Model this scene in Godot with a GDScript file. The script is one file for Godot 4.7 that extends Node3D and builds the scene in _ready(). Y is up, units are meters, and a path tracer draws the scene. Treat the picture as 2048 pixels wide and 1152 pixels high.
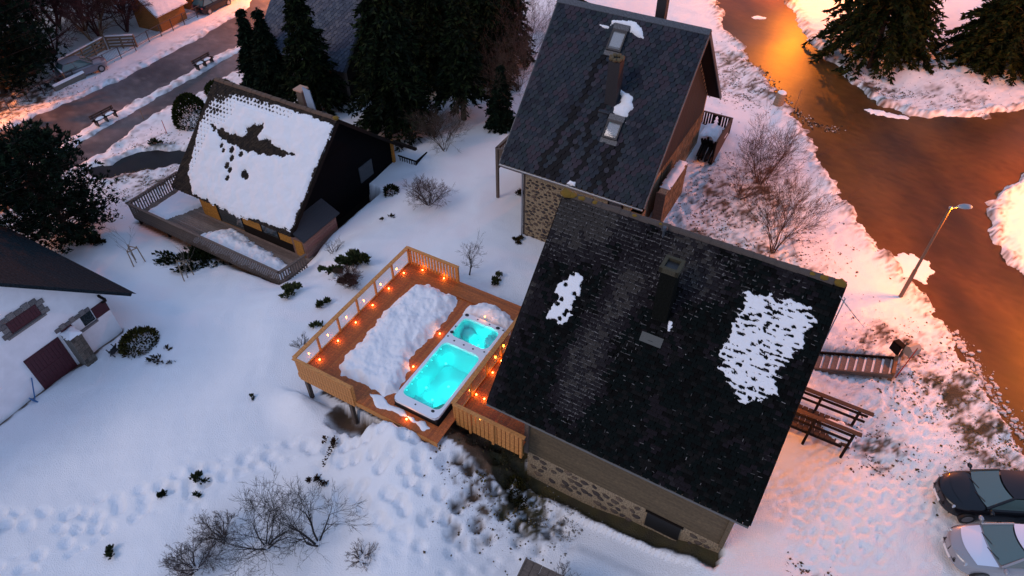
extends Node3D
# A mountain hamlet at dusk seen from above: snow, sodium street light, a timber deck with a lit swim spa.

var rng := RandomNumberGenerator.new()
var used := {}
var mats := {}
var tex := {}
const TURN := -29.5            # all the houses stand square to each other
const EA := Vector3(-0.965, 0, -16.088)   # corner of the near house's eave, on plan
const SA := Vector3(-0.645, 0, -30.976)   # the slate house
const CA := Vector3(-21.692, 0, -35.665)  # the snowy chalet
const WA := Vector3(-21.005, 0, -24.732)  # the white house

# ---------------------------------------------------------------- mesh builder
class MB:
	var v := PackedVector3Array()
	var n := PackedVector3Array()
	var c := PackedColorArray()
	func tri(a: Vector3, b: Vector3, d: Vector3, col := Color.WHITE):
		var m := (d - a).cross(b - a).normalized()
		v.append(a); v.append(b); v.append(d)
		for i in 3:
			n.append(m); c.append(col)
	func trin(a: Vector3, b: Vector3, d: Vector3, na: Vector3, nb: Vector3, nd: Vector3, col := Color.WHITE):
		v.append(a); v.append(b); v.append(d)
		n.append(na); n.append(nb); n.append(nd)
		for i in 3: c.append(col)
	func quad(a: Vector3, b: Vector3, d: Vector3, e: Vector3, col := Color.WHITE):
		tri(a, b, d, col); tri(a, d, e, col)
	func box(xf: Transform3D, s: Vector3, col := Color.WHITE):
		var h := s * 0.5
		var p := []
		for k in 8:
			p.append(xf * Vector3(h.x if k & 1 else -h.x, h.y if k & 2 else -h.y, h.z if k & 4 else -h.z))
		quad(p[2], p[6], p[7], p[3], col) if false else quad(p[2], p[3], p[7], p[6], col)
		quad(p[0], p[4], p[5], p[1], col)
		quad(p[4], p[6], p[7], p[5], col)
		quad(p[1], p[3], p[2], p[0], col)
		quad(p[5], p[7], p[3], p[1], col)
		quad(p[0], p[2], p[6], p[4], col)
	func span(x0: float, x1: float, y0: float, y1: float, z0: float, z1: float, col := Color.WHITE):
		box(Transform3D(Basis(), Vector3((x0 + x1) / 2, (y0 + y1) / 2, (z0 + z1) / 2)), Vector3(abs(x1 - x0), abs(y1 - y0), abs(z1 - z0)), col)
	func tube(a: Vector3, b: Vector3, ra: float, rb: float, k := 5, col := Color.WHITE, caps := true):
		var ax := (b - a).normalized()
		var s := ax.cross(Vector3.UP if abs(ax.y) < 0.9 else Vector3.RIGHT).normalized()
		var t := ax.cross(s)
		for i in k:
			var w0 := TAU * i / k
			var w1 := TAU * (i + 1) / k
			var d0 := s * cos(w0) + t * sin(w0)
			var d1 := s * cos(w1) + t * sin(w1)
			trin(a + d0 * ra, b + d1 * rb, a + d1 * ra, d0, d1, d1, col)
			if rb > 0.0001: trin(a + d0 * ra, b + d0 * rb, b + d1 * rb, d0, d0, d1, col)
			if caps:
				tri(b, b + d1 * rb, b + d0 * rb, col)
				tri(a, a + d0 * ra, a + d1 * ra, col)
	func beam(a: Vector3, b: Vector3, w: float, h: float, col := Color.WHITE):
		var z := (b - a)
		var l := z.length()
		z = z / l
		var x := Vector3.UP.cross(z)
		x = Vector3.RIGHT if x.length() < 0.01 else x.normalized()
		box(Transform3D(Basis(x, z.cross(x), z), (a + b) / 2), Vector3(w, h, l), col)
	func prism(poly: Array, x0: float, x1: float, col := Color.WHITE):   # poly of Vector2(y, z) along x
		var pv := PackedVector2Array(poly)
		var ids := Geometry2D.triangulate_polygon(pv)
		for i in range(0, ids.size(), 3):
			var a := pv[ids[i]]; var b := pv[ids[i + 1]]; var d := pv[ids[i + 2]]
			tri(Vector3(x1, a.x, a.y), Vector3(x1, b.x, b.y), Vector3(x1, d.x, d.y), col)
			tri(Vector3(x0, a.x, a.y), Vector3(x0, d.x, d.y), Vector3(x0, b.x, b.y), col)
		for i in pv.size():
			var a := pv[i]; var b := pv[(i + 1) % pv.size()]
			quad(Vector3(x0, a.x, a.y), Vector3(x1, a.x, a.y), Vector3(x1, b.x, b.y), Vector3(x0, b.x, b.y), col)
	func blob(xf: Transform3D, r: Vector3, k: int, rows: int, rn: RandomNumberGenerator, jit: float, col := Color.WHITE, half := false):
		var g := []
		for j in rows + 1:
			var row := []
			var el := (PI * 0.5 - (PI * (0.5 if half else 1.0)) * j / rows)
			for i in k:
				var q := 1.0 + rn.randf_range(-jit, jit)
				if j == 0 or (j == rows and not half): q = 1.0
				row.append(Vector3(cos(el) * cos(TAU * i / k), sin(el), cos(el) * sin(TAU * i / k)) * r * q)
			g.append(row)
		for j in rows:
			for i in k:
				var a: Vector3 = g[j][i]; var b: Vector3 = g[j][(i + 1) % k]; var d: Vector3 = g[j + 1][(i + 1) % k]; var e: Vector3 = g[j + 1][i]
				var f := func(p: Vector3) -> Vector3: return (xf.basis * (p / r / r)).normalized()
				trin(xf * a, xf * d, xf * b, f.call(a), f.call(d), f.call(b), col)
				trin(xf * a, xf * e, xf * d, f.call(a), f.call(e), f.call(d), col)
	func mesh() -> ArrayMesh:
		var m := ArrayMesh.new()
		var ar := []
		ar.resize(Mesh.ARRAY_MAX)
		ar[Mesh.ARRAY_VERTEX] = v; ar[Mesh.ARRAY_NORMAL] = n; ar[Mesh.ARRAY_COLOR] = c
		m.add_surface_from_arrays(Mesh.PRIMITIVE_TRIANGLES, ar)
		return m

func grid_mesh(pts: PackedVector3Array, nx: int, nz: int, cols := PackedColorArray(), keep := PackedByteArray(), flip := false) -> ArrayMesh:
	var nr := PackedVector3Array(); nr.resize(pts.size())
	for j in nz:
		for i in nx:
			var k := j * nx + i
			var du := pts[k + 1 if i < nx - 1 else k] - pts[k - 1 if i > 0 else k]
			var dv := pts[k + nx if j < nz - 1 else k] - pts[k - nx if j > 0 else k]
			nr[k] = (du.cross(dv) if flip else dv.cross(du)).normalized()
	var ix := PackedInt32Array()
	for j in nz - 1:
		for i in nx - 1:
			var k := j * nx + i
			if keep.size() and not (keep[k] or keep[k + 1] or keep[k + nx] or keep[k + nx + 1]): continue
			if flip: ix.append_array([k, k + nx + 1, k + 1, k, k + nx, k + nx + 1])
			else: ix.append_array([k, k + 1, k + nx + 1, k, k + nx + 1, k + nx])
	var m := ArrayMesh.new()
	var ar := []
	ar.resize(Mesh.ARRAY_MAX)
	ar[Mesh.ARRAY_VERTEX] = pts; ar[Mesh.ARRAY_NORMAL] = nr; ar[Mesh.ARRAY_INDEX] = ix
	if cols.size(): ar[Mesh.ARRAY_COLOR] = cols
	m.add_surface_from_arrays(Mesh.PRIMITIVE_TRIANGLES, ar)
	return m

# ---------------------------------------------------------------- naming
func hang(o: Node3D, called: String, parent: Node = self) -> Node3D:
	var key := str(parent.get_instance_id()) + called
	var k: int = used.get(key, 0)
	used[key] = k + 1
	o.name = called if k == 0 else "%s_%03d" % [called, k]
	parent.add_child(o, true)
	return o

func obj(called: String, mesh: Mesh, m: Material, parent: Node = self, xf := Transform3D()) -> MeshInstance3D:
	var o := MeshInstance3D.new()
	o.mesh = mesh
	o.material_override = m
	o.transform = xf
	hang(o, called, parent)
	return o

func tag(o: Node, label: String, category: String, group := "") -> Node:
	o.set_meta("label", label); o.set_meta("category", category)
	if group: o.set_meta("group", group)
	return o

func thing(called: String, label: String, category: String, xf := Transform3D(), group := "") -> Node3D:
	var o := Node3D.new()
	o.transform = xf
	hang(o, called)
	tag(o, label, category, group)
	return o

func struct(called: String, mesh: Mesh, m: Material) -> MeshInstance3D:
	var o := obj(called, mesh, m)
	o.set_meta("kind", "structure")
	return o

func stuff(called: String, mesh: Mesh, m: Material, parent: Node = self, xf := Transform3D()) -> MeshInstance3D:
	var o := obj(called, mesh, m, parent, xf)
	o.set_meta("kind", "stuff")
	return o

func dup(o: Node3D, xf: Transform3D, label: String, group := "") -> Node3D:
	var base := str(o.name)
	if base.length() > 4 and base[-4] == "_" and base.right(3).is_valid_int(): base = base.left(-4)
	var c: Node3D = o.duplicate()
	hang(c, base)
	c.transform = xf
	c.set_meta("label", label)
	if group: c.set_meta("group", group)
	return c

func boxp(called: String, parent: Node, m: Material, x0: float, x1: float, y0: float, y1: float, z0: float, z1: float) -> MeshInstance3D:
	var b := MB.new()
	b.span(x0, x1, y0, y1, z0, z1)
	return obj(called, b.mesh(), m, parent)

func frame(e: Vector3) -> Transform3D:
	return Transform3D(Basis(Vector3.UP, deg_to_rad(TURN)), e)

func slope_frame(he: float, hr: float, run: float) -> Transform3D:   # x along the eave, y off the roof, -z up the slope
	var a := atan2(hr - he, run)
	return Transform3D(Basis(Vector3(1, 0, 0), Vector3(0, cos(a), sin(a)), Vector3(0, -sin(a), cos(a))), Vector3(0, he, 0))

func at(x: float, z: float, turn := 0.0, off := 0.0, s := 1.0) -> Transform3D:
	return Transform3D(Basis(Vector3.UP, deg_to_rad(turn)).scaled(Vector3.ONE * s), Vector3(x, ground_at(x, z) + off, z))

# ---------------------------------------------------------------- materials
func noise_tex(key: String, f: float, lo: float, hi: float, oct := 4, kind := FastNoiseLite.TYPE_SIMPLEX, bump := 0.0, p0 := 0.0, p1 := 1.0) -> NoiseTexture2D:
	if tex.has(key): return tex[key]
	var nz := FastNoiseLite.new()
	nz.noise_type = kind; nz.frequency = f; nz.fractal_octaves = oct; nz.seed = 7 + tex.size()
	var t := NoiseTexture2D.new()
	t.width = 512; t.height = 512; t.seamless = true; t.noise = nz
	if bump > 0.0:
		t.as_normal_map = true; t.bump_strength = bump
	else:
		var g := Gradient.new()
		g.set_color(0, Color(lo, lo, lo)); g.set_color(1, Color(hi, hi, hi))
		g.set_offset(0, p0); g.set_offset(1, p1)
		t.color_ramp = g
	tex[key] = t
	return t

func grain_tex() -> ImageTexture:   # long wood grain running along u
	if tex.has("grain"): return tex["grain"]
	var nz := FastNoiseLite.new()
	nz.frequency = 0.02; nz.fractal_octaves = 4; nz.seed = 3
	var im := Image.create(256, 256, true, Image.FORMAT_RGB8)
	for y in 256:
		for x in 256:
			var k := 0.82 + 0.22 * nz.get_noise_2d(x * 0.35, y * 9.0) + 0.12 * nz.get_noise_2d(x * 2.0 + 900, y * 2.0)
			im.set_pixel(x, y, Color(k, k, k))
	im.generate_mipmaps()
	tex["grain"] = ImageTexture.create_from_image(im)
	return tex["grain"]

func mat(key: String, lin: Color, rough := 0.9, opt := {}) -> StandardMaterial3D:
	if mats.has(key): return mats[key]
	var m := StandardMaterial3D.new()
	m.albedo_color = lin.linear_to_srgb()
	m.roughness = rough
	m.metallic = opt.get("metal", 0.0)
	m.metallic_specular = opt.get("spec", 0.5)
	if opt.has("vc"): m.vertex_color_use_as_albedo = true
	if opt.has("tex"):
		m.albedo_texture = opt.tex
	if opt.has("bump"):
		m.normal_enabled = true; m.normal_texture = opt.bump; m.normal_scale = opt.get("bscale", 1.0)
	if opt.has("tex") or opt.has("bump"):
		m.uv1_triplanar = true
		if opt.has("world"): m.uv1_world_triplanar = true
		m.uv1_scale = Vector3.ONE * opt.get("uv", 0.5)
	if opt.has("alpha"):
		m.transparency = BaseMaterial3D.TRANSPARENCY_ALPHA
		m.albedo_color.a = opt.alpha
	if opt.has("glow"):
		m.emission_enabled = true; m.emission = opt.glow; m.emission_energy_multiplier = opt.get("power", 1.0)
	if opt.has("coat"):
		m.clearcoat_enabled = true; m.clearcoat = opt.coat; m.clearcoat_roughness = 0.08
	mats[key] = m
	return m

func make_materials():
	var mottle := noise_tex("mottle", 0.02, 0.55, 1.0, 5)
	var fine := noise_tex("fine", 0.12, 0.6, 1.0, 3)
	var lich := noise_tex("lich", 0.07, 0.5, 1.0, 4, FastNoiseLite.TYPE_SIMPLEX, 0.0, 0.35, 0.7)
	var bmp := noise_tex("bmp", 0.04, 0, 1, 5, FastNoiseLite.TYPE_SIMPLEX, 6.0)
	var grain := grain_tex()
	mat("snow", Color(1, 1, 1), 0.75, {"vc": 1, "bump": bmp, "bscale": 1.3, "uv": 0.6, "world": 1})
	mat("snow_plain", Color(0.81, 0.82, 0.85), 0.8, {"bump": bmp, "bscale": 1.0, "uv": 1.2})
	mat("asphalt", Color(1, 1, 1), 0.42, {"vc": 1, "spec": 0.25, "tex": fine, "bump": bmp, "bscale": 0.12, "uv": 0.6, "world": 1})
	mat("tile", Color(1, 1, 1), 0.85, {"vc": 1, "spec": 0.15, "tex": lich, "uv": 1.3})
	mat("slate", Color(1, 1, 1), 0.6, {"vc": 1, "spec": 0.3, "tex": mottle, "uv": 1.5})
	mat("deck", Color(0.62, 0.15, 0.024), 0.6, {"vc": 1, "tex": grain, "uv": 0.8})
	mat("rail", Color(0.80, 0.33, 0.085), 0.65, {"tex": grain, "uv": 0.8})
	mat("siding", Color(0.16, 0.115, 0.062), 0.8, {"vc": 1, "tex": grain, "uv": 0.6})
	mat("old_wood", Color(0.17, 0.125, 0.10), 0.85, {"tex": grain, "uv": 0.7})
	mat("old_wood_vc", Color(1, 1, 1), 0.85, {"vc": 1, "tex": grain, "uv": 0.7})
	mat("dark_wood", Color(0.020, 0.015, 0.013), 0.85, {"spec": 0.2, "tex": grain, "uv": 0.7})
	mat("ochre", Color(0.60, 0.26, 0.035), 0.8, {"tex": grain, "uv": 0.6})
	mat("mortar", Color(0.50, 0.38, 0.24), 0.95, {"tex": mottle, "bump": bmp, "uv": 0.9})
	mat("stone", Color(1, 1, 1), 0.9, {"vc": 1, "tex": mottle, "uv": 2.0})
	mat("white_wall", Color(0.84, 0.83, 0.86), 0.9, {"tex": noise_tex("wash", 0.006, 0.95, 1.0, 3), "bump": bmp, "bscale": 0.12, "uv": 0.3})
	mat("maroon", Color(0.085, 0.008, 0.018), 0.6, {"tex": grain, "uv": 0.6})
	mat("metal_grey", Color(0.30, 0.31, 0.33), 0.45, {"metal": 0.6})
	mat("dark_metal", Color(0.03, 0.03, 0.034), 0.5, {"metal": 0.4})
	mat("zinc", Color(0.13, 0.145, 0.17), 0.5, {"metal": 0.5, "tex": mottle, "uv": 1.0})
	mat("glass", Color(0.35, 0.40, 0.45), 0.03, {"alpha": 0.22})
	mat("clear_pane", Color(0.9, 0.93, 0.95), 0.02, {"alpha": 0.07})
	mat("dark_glass", Color(0.02, 0.03, 0.035), 0.06, {"coat": 1.0})
	mat("acrylic", Color(0.74, 0.76, 0.80), 0.3, {"coat": 0.5})
	mat("black_plastic", Color(0.012, 0.012, 0.013), 0.5)
	mat("bark", Color(0.045, 0.030, 0.022), 0.95, {"bump": bmp, "uv": 1.5})
	mat("twig", Color(1, 1, 1), 0.9, {"vc": 1})
	mat("needles", Color(1, 1, 1), 0.9, {"spec": 0.15, "vc": 1})
	mat("soil", Color(0.03, 0.022, 0.015), 1.0, {"bump": bmp, "uv": 1.0})
	mat("moss", Color(0.16, 0.095, 0.01), 1.0, {"bump": bmp, "uv": 3.0})
	mat("water", Color(0.10, 0.80, 0.86), 0.04, {"alpha": 0.10})

# ---------------------------------------------------------------- terrain
var bare := [[14.6,-32.8,3.4,0.62,0], [12.2,-32.0,3.0,0.55,0], [11.0,-28.6,3.2,0.45,0], [13.8,-27.4,3.0,0.45,0], [17.4,-48.6,2.8,0.66,1], [16.4,-44.5,2.6,0.5,0], [18.0,-44.0,1.6,0.6,0], [17.6,-20.5,2.0,0.55,0], [18.8,-18.2,1.8,0.7,1], [19.8,-15.8,1.7,0.75,1], [19.2,-13.6,1.6,0.6,1], [20.4,-12.2,1.6,0.6,1], [0.2,-14.6,1.5,0.95,1], [0.9,-13.6,0.9,0.9,1], [1.9,-13.2,0.8,0.8,2], [-0.9,-14.4,1.5,0.7,0], [0.4,-15.6,0.6,1.3,1], [-26.5,-40.6,2.4,0.5,0], [-25.9,-39.4,2.2,0.5,1], [25.4,-44.6,0.9,0.8,0], [26.6,-43.6,1.0,0.6,0], [30,-42.2,3.0,0.42,0], [10.9,-8.6,0.7,0.9,0], [11.0,-10.2,0.5,1.1,0], [-42,-52.5,3.5,0.85,0], [-40,-56,2,0.5,0], [15.2,-15.4,0.9,0.8,0], [-27.0,-44.5,1.6,0.45,1], [-33.0,-33.9,2.0,0.4,0]]
var row_z := []
var col_t := []
var sheet := PackedVector3Array()
var cp := PackedFloat32Array()
var tg := PackedFloat32Array()
var roads := []
var rg := PackedFloat32Array()
var n1 := FastNoiseLite.new()
var n2 := FastNoiseLite.new()
var n3 := FastNoiseLite.new()
var cell := FastNoiseLite.new()
const GX0 := -75.0
const GZ0 := -105.0
const GNX := 151
const GNZ := 121

func shepard(x: float, z: float) -> float:
	var s := 0.0
	var w := 0.0
	for i in range(0, cp.size(), 3):
		var dx := x - cp[i]
		var dz := z - cp[i + 1]
		var k := dx * dx + dz * dz + 2.0
		k = 1.0 / (k * k)
		s += k * cp[i + 2]; w += k
	return s / w

func base_at(x: float, z: float) -> float:
	var fx := clampf(x - GX0, 0.0, GNX - 1.001)
	var fz := clampf(z - GZ0, 0.0, GNZ - 1.001)
	var i := int(fx); var j := int(fz)
	fx -= i; fz -= j
	var k := j * GNX + i
	return lerpf(lerpf(tg[k], tg[k + 1], fx), lerpf(tg[k + GNX], tg[k + GNX + 1], fx), fz)

func half_at(z: float) -> float:
	return 24.5 + maxf(0.0, -z - 9.0) * 0.60

func ground_at(x: float, z: float) -> float:    # the snow sheet as built
	if sheet.is_empty() or z > 3.0 or z < -71.5 or absf(x) > half_at(z): return base_at(x, z)
	var a := 0; var b := row_z.size() - 1
	while b - a > 1:
		var m := (a + b) / 2
		if row_z[m] > z: a = m
		else: b = m
	var c := 7 + int(round((x / half_at(z) + 1.0) * 215.0))
	return sheet[a * col_t.size() + clampi(c, 0, col_t.size() - 1)].y

func poly_sd(p: PackedVector2Array, q: Vector2) -> float:    # positive inside
	var best := 1e9
	var inside := false
	var n := p.size()
	var b := p[n - 1]
	for i in n:
		var a := p[i]
		var ab := b - a
		var aq := q - a
		var t := clampf(aq.dot(ab) / maxf(ab.length_squared(), 1e-9), 0.0, 1.0)
		best = minf(best, (aq - ab * t).length_squared())
		if (a.y > q.y) != (b.y > q.y) and q.x < (b.x - a.x) * (q.y - a.y) / (b.y - a.y) + a.x: inside = not inside
		b = a
	return sqrt(best) if inside else -sqrt(best)

func line_sd(p: PackedVector2Array, q: Vector2) -> float:
	var best := 1e9
	for i in p.size() - 1:
		var ab := p[i + 1] - p[i]
		var aq := q - p[i]
		var t := clampf(aq.dot(ab) / ab.length_squared(), 0.0, 1.0)
		best = minf(best, (aq - ab * t).length_squared())
	return sqrt(best)

func pts(a: Array) -> PackedVector2Array:
	var r := PackedVector2Array()
	for i in range(0, a.size(), 2): r.append(Vector2(a[i], a[i + 1]))
	return r

func road_at(x: float, z: float) -> float:     # signed distance to the nearest road, positive on it
	var fx := clampf((x - GX0) * 2.0, 0.0, GNX * 2 - 2.001)
	var fz := clampf((z - GZ0) * 2.0, 0.0, GNZ * 2 - 2.001)
	var i := int(fx); var j := int(fz)
	fx -= i; fz -= j
	var w := GNX * 2 - 1
	var k := j * w + i
	return lerpf(lerpf(rg[k], rg[k + 1], fx), lerpf(rg[k + w], rg[k + w + 1], fx), fz)

func make_terrain():
	cp = PackedFloat32Array([-21,-24.8,-3.2,-24.4,-18.9,-3.2,-20.5,-11.5,-3.4,-9.4,-12.2,-3,-0.5,-11.3,-2.7,-16.1,-23,-2.9,-11.2,-25.1,-2.1,-10.9,-19.2,-2.1,-6.4,-18,-1.5,-3.4,-15.9,-0.3,-1.3,-15.4,-1,0.6,-15.5,-2.5,2.6,-14.1,-2.4,5.5,-12.7,-1.8,7.9,-11.6,-1.1,10,-11.3,-0.9,17.3,-11.9,-0.3,13.6,-14.4,-0.6,17.3,-16.5,-0.1,11.5,-15.8,-1,14.3,-20.1,-0.9,17,-19.4,0.1,19.2,-23.9,0,22.4,-23.7,0,21,-15.9,0,20.9,-31.6,0.2])
	cp.append_array(PackedFloat32Array([19,-39.7,0.3,17.5,-46.8,0.2,20.2,-61.2,0,33,-38.8,0.8,24.2,-45.1,0.3,32.3,-47.7,0.9,40.6,-57.4,1.5,11.9,-29.9,-0.2,12,-37.3,-0.1,14.9,-32.9,0,15.2,-26.8,-0.1,0.7,-30.7,-1.6,-0.9,-34.9,-1.8,-4.3,-40.9,-2.4,-0.6,-26.4,-1.2,-5.5,-34.4,-2.3,-2.6,-27.4,-1.4,-8,-29.9,-2.1,-10.8,-33.3,-3,-8.3,-38.7,-3,-13.1,-30.4,-3.7,-19.2,-31,-4.3,-25.5,-36,-4.3,-26.5,-42.1,-4.5,-27.9,-33.3,-4.2]))
	cp.append_array(PackedFloat32Array([-32,-35.6,-4.4,-39.3,-44.9,-5,-33.9,-55.2,-5,-26.9,-69.8,-4.9,-39.3,-60.3,-5.2,-49.1,-62.8,-5.4,-35.3,-68.8,-5,-14.9,-60.3,-4.2,-8.3,-44.1,-3.2,-2.4,-46.7,-2.6,1.1,-56.4,-2.4,-5.9,-64.5,-3.2,10.4,-63.7,-1,11.6,-40.5,0.8]))
	tg.resize(GNX * GNZ)
	for j in GNZ:
		for i in GNX: tg[j * GNX + i] = shepard(GX0 + i, GZ0 + j)
	n1.frequency = 0.16; n1.fractal_octaves = 3; n1.seed = 11
	n2.frequency = 0.9; n2.fractal_octaves = 3; n2.seed = 5
	n3.frequency = 0.42; n3.fractal_octaves = 4; n3.seed = 23
	cell.noise_type = FastNoiseLite.TYPE_CELLULAR; cell.frequency = 1.5; cell.seed = 9
	cell.cellular_return_type = FastNoiseLite.RETURN_DISTANCE; cell.fractal_type = FastNoiseLite.FRACTAL_NONE
	# the junction on the right, in two lobes; the street on the left, its side lane, the chalet's drive
	roads = [
		pts([18.9,-70, 17.8,-55.1, 18.1,-50.9, 18.4,-46.8, 18.7,-43.4, 19,-39.3, 19.2,-36.3, 19.25,-32.6, 19.3,-29.5, 19.9,-26.7, 20.5,-23.9, 20.7,-21.6, 20.7,-18.7, 20.8,-15.4, 21.3,-11, 22,-4, 34,-6, 30,-12, 27.6,-17.8, 26.1,-25.1, 25.8,-27.5, 26.4,-29.9, 27.9,-32.1, 30.6,-34.1, 47,-42.3, 72,-52, 72,-57, 46.9,-47.6, 34.1,-40.8, 30.2,-39.6, 27.3,-40, 25.2,-42.2, 24.4,-45.7, 23.6,-49.8, 23.6,-54.7, 25.2,-70]),
		pts([-46.6,-37.4, -43.8,-42.2, -40.9,-46.9, -38.1,-50.9, -35.2,-54.9, -32.7,-59.8, -30.7,-63.5, -28.4,-68.9, -25.9,-75.3, -19.8,-92.3, -12,-92, -18.5,-78, -20.5,-73.9, -23.4,-67.9, -25.5,-63.1, -28.4,-58.7, -30.9,-54.2, -32.5,-50.8, -33.8,-48.3, -35.4,-44.8, -37.4,-41.5, -39,-35.6, -42,-30]),
		pts([-37,-36.5, -35.7,-38.7, -34.3,-42.8, -32.8,-46.2, -31.4,-49.3, -30,-53, -27.2,-57.7, -24,-62.8, -20,-69, -18.4,-66, -22.5,-59.4, -25.5,-55.3, -27.7,-51.6, -29.6,-49.1, -30.2,-45.1, -30.9,-43.7, -32.9,-40.1, -34.2,-36.1]),
		pts([-31,-41.5, -29.5,-42, -28.8,-43.1, -27.2,-43.9, -24.8,-43.9, -20,-43, -20,-41.5, -24.3,-42.2, -26.5,-41.6, -28,-40.9, -28.9,-40.1])]
	var w := GNX * 2 - 1
	rg.resize(w * (GNZ * 2 - 1))
	rg.fill(-9.0)
	var pads := []
	for r in roads:
		var lo := Vector2(1e9, 1e9); var hi := Vector2(-1e9, -1e9)
		for p in r:
			lo = lo.min(p); hi = hi.max(p)
		lo -= Vector2(4, 4); hi += Vector2(4, 4)
		for j in GNZ * 2 - 1:
			var z := GZ0 + j * 0.5
			if z < lo.y or z > hi.y: continue
			for i in w:
				var x := GX0 + i * 0.5
				if x < lo.x or x > hi.x: continue
				var k := j * w + i
				rg[k] = maxf(rg[k], poly_sd(r, Vector2(x, z)))
	# --- the snow sheet
	var xs := []
	var nxh := 215
	var rows := []
	for e in [300.0, 160.0, 80.0, 40.0, 18.0]: rows.append(e)
	var z := 4.0
	while z > -9.0:
		rows.append(z); z -= 1.3
	while z > -72.0:
		rows.append(z); z -= 0.085 + 0.0042 * (-z - 9.0)
	for e in [-76.0, -82.0, -92.0, -110.0, -150.0, -220.0, -400.0]: rows.append(e)
	var cols := []
	for e in [-14.0, -7.0, -3.5, -2.0, -1.5, -1.25, -1.1]: cols.append(e)
	for i in nxh * 2 + 1: cols.append(float(i - nxh) / nxh)
	for e in [1.1, 1.25, 1.5, 2.0, 3.5, 7.0, 14.0]: cols.append(e)
	var P := PackedVector3Array(); var C := PackedColorArray()
	var mf := frame(EA).affine_inverse()
	var cf := frame(CA).affine_inverse()
	var wf := frame(WA).affine_inverse()
	# trampled places: x, z, radius, depth
	var tramp := [[-1.2,-14.6,2.4,0.36], [-3.9,-14.4,2.4,0.3], [-1.8,-12.6,2.0,0.16], [1.0,-13.0,1.4,0.2], [14.6,-14.6,3.4,0.15], [16.6,-19.6,3.6,0.14], [13.2,-21.5,3.2,0.12], [11.5,-30.5,4.0,0.08], [12.5,-13.0,2.5,0.15], [-6.3,-15.0,2.0,0.28], [15.2,-16.8,2.2,0.12], [-13.6,-15.2,1.3,0.1], [15,-30,4,0.05]]
	var trails := [pts([-21,-11.4, -18.5,-12.8, -17.3,-13.4, -15.6,-14.3, -13.1,-15.5, -10.2,-16.5, -7.3,-16.9, -5.5,-16.6]), pts([-22.5,-14, -19.2,-13.9, -16.4,-14.6, -13.5,-15.6]), pts([14.6,-21, 13.9,-24, 14.5,-28, 15.6,-31.5]), pts([8.6,-29, 10.6,-33, 12.4,-37]), pts([14.4,-16.6, 15.6,-17.6, 17.6,-16.8])]
	# bare, dirty or grassy ground: x, z, radius, strength, kind (0 brown, 1 green, 2 grey gravel)
	for j in rows.size():
		var zz: float = rows[j]
		var half := half_at(zz)
		for i in cols.size():
			var x: float = cols[i] * half
			var far := absf(cols[i]) > 1.01 or zz > 4.1 or zz < -72.5
			var h := base_at(x, zz)
			var col := Color(0.81, 0.82, 0.85)
			if far:
				P.append(Vector3(x, h - (0.4 if road_at(x, zz) > -0.5 else 0.0), zz)); C.append(col); continue
			var a := n1.get_noise_2d(x, zz)
			var b := n2.get_noise_2d(x, zz)
			var d3 := n3.get_noise_2d(x, zz)
			var right := smoothstep(6.0, 10.0, x)
			h += a * 0.16 + b * (0.02 + 0.022 * right) + right * 0.05 * d3
			# footprints and trampled snow
			var pit := 0.0
			var cd := -1.0
			for t in tramp:
				var q = (x - t[0]) * (x - t[0]) + (zz - t[1]) * (zz - t[1])
				if q < t[2] * t[2] * 1.7:
					if cd < -0.5: cd = (cell.get_noise_2d(x, zz) if x < 6.0 else cell.get_noise_2d(x * 1.9, zz * 1.9)) + 1.0
					pit = maxf(pit, t[3] * (1.0 if x < 6.0 else 0.7) * smoothstep(1.3, 0.6, sqrt(q) / t[2] + d3 * 0.4) * smoothstep(0.46, 0.2, cd))
			if x < -4.0 and zz > -18.0 or x > 8.0 and zz < -16.0:
				for t in trails:
					var q := line_sd(t, Vector2(x, zz))
					if q < 0.75:
						if cd < -0.5: cd = cell.get_noise_2d(x, zz) + 1.0
						pit = maxf(pit, 0.2 * smoothstep(0.7, 0.35, q + d3 * 0.2) * smoothstep(0.5, 0.25, cd))
			h -= pit
			var fine := n2.get_noise_2d(x * 3.1 + 70.0, zz * 3.1)
			# dirt
			var dirt := 0.0
			var kind := 0.0
			for t in bare:
				var q = ((x - t[0]) * (x - t[0]) + (zz - t[1]) * (zz - t[1])) / (t[2] * t[2])
				if q < 3.0:
					var s: float = t[3] * exp(-q * 0.9)
					if s > dirt: kind = t[4]
					dirt = maxf(dirt, s)
			if dirt > 0.0: dirt = clampf(dirt * (0.85 + 1.2 * d3 + 1.3 * b + 1.7 * fine) - 0.06 + (pit * 1.6 if kind < 1.5 and x < 3.0 and x > -2.6 else 0.0), 0.0, 1.0)
			# ploughed banks along the roads
			var rd := -road_at(x, zz) + d3 * 0.55 + b * 0.22
			if x < -15.0: rd = -road_at(x, zz) - 0.05 + d3 * 0.3 + b * 0.2
			if rd < 5.0:
				if rd > 0.0:
					var bank := 0.26 if x > 0.0 else 0.22
					h += bank * smoothstep(0.0, 0.55, rd) * exp(-maxf(0.0, rd - 0.4) / 0.9) * (1.0 + 0.9 * b) + 0.05 * smoothstep(0.0, 0.2, rd)
					var edge := smoothstep(1.9, 0.0, rd) * (0.34 + 0.5 * d3 + 0.5 * b + 0.9 * fine)
					if x < -15.0: edge = smoothstep(3.2, 0.3, rd) * (0.2 + 0.25 * d3 + 0.3 * b + 0.5 * fine)
					dirt = maxf(dirt, clampf(edge, 0.0, 0.8))
				else:
					h -= 0.45 * smoothstep(0.0, 0.35, -rd)
					dirt = maxf(dirt, 0.5)
			# under the decks and along the houses
			var m: Vector3 = mf * Vector3(x, 0, zz)
			var mu := m.x; var mv := -m.z
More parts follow.
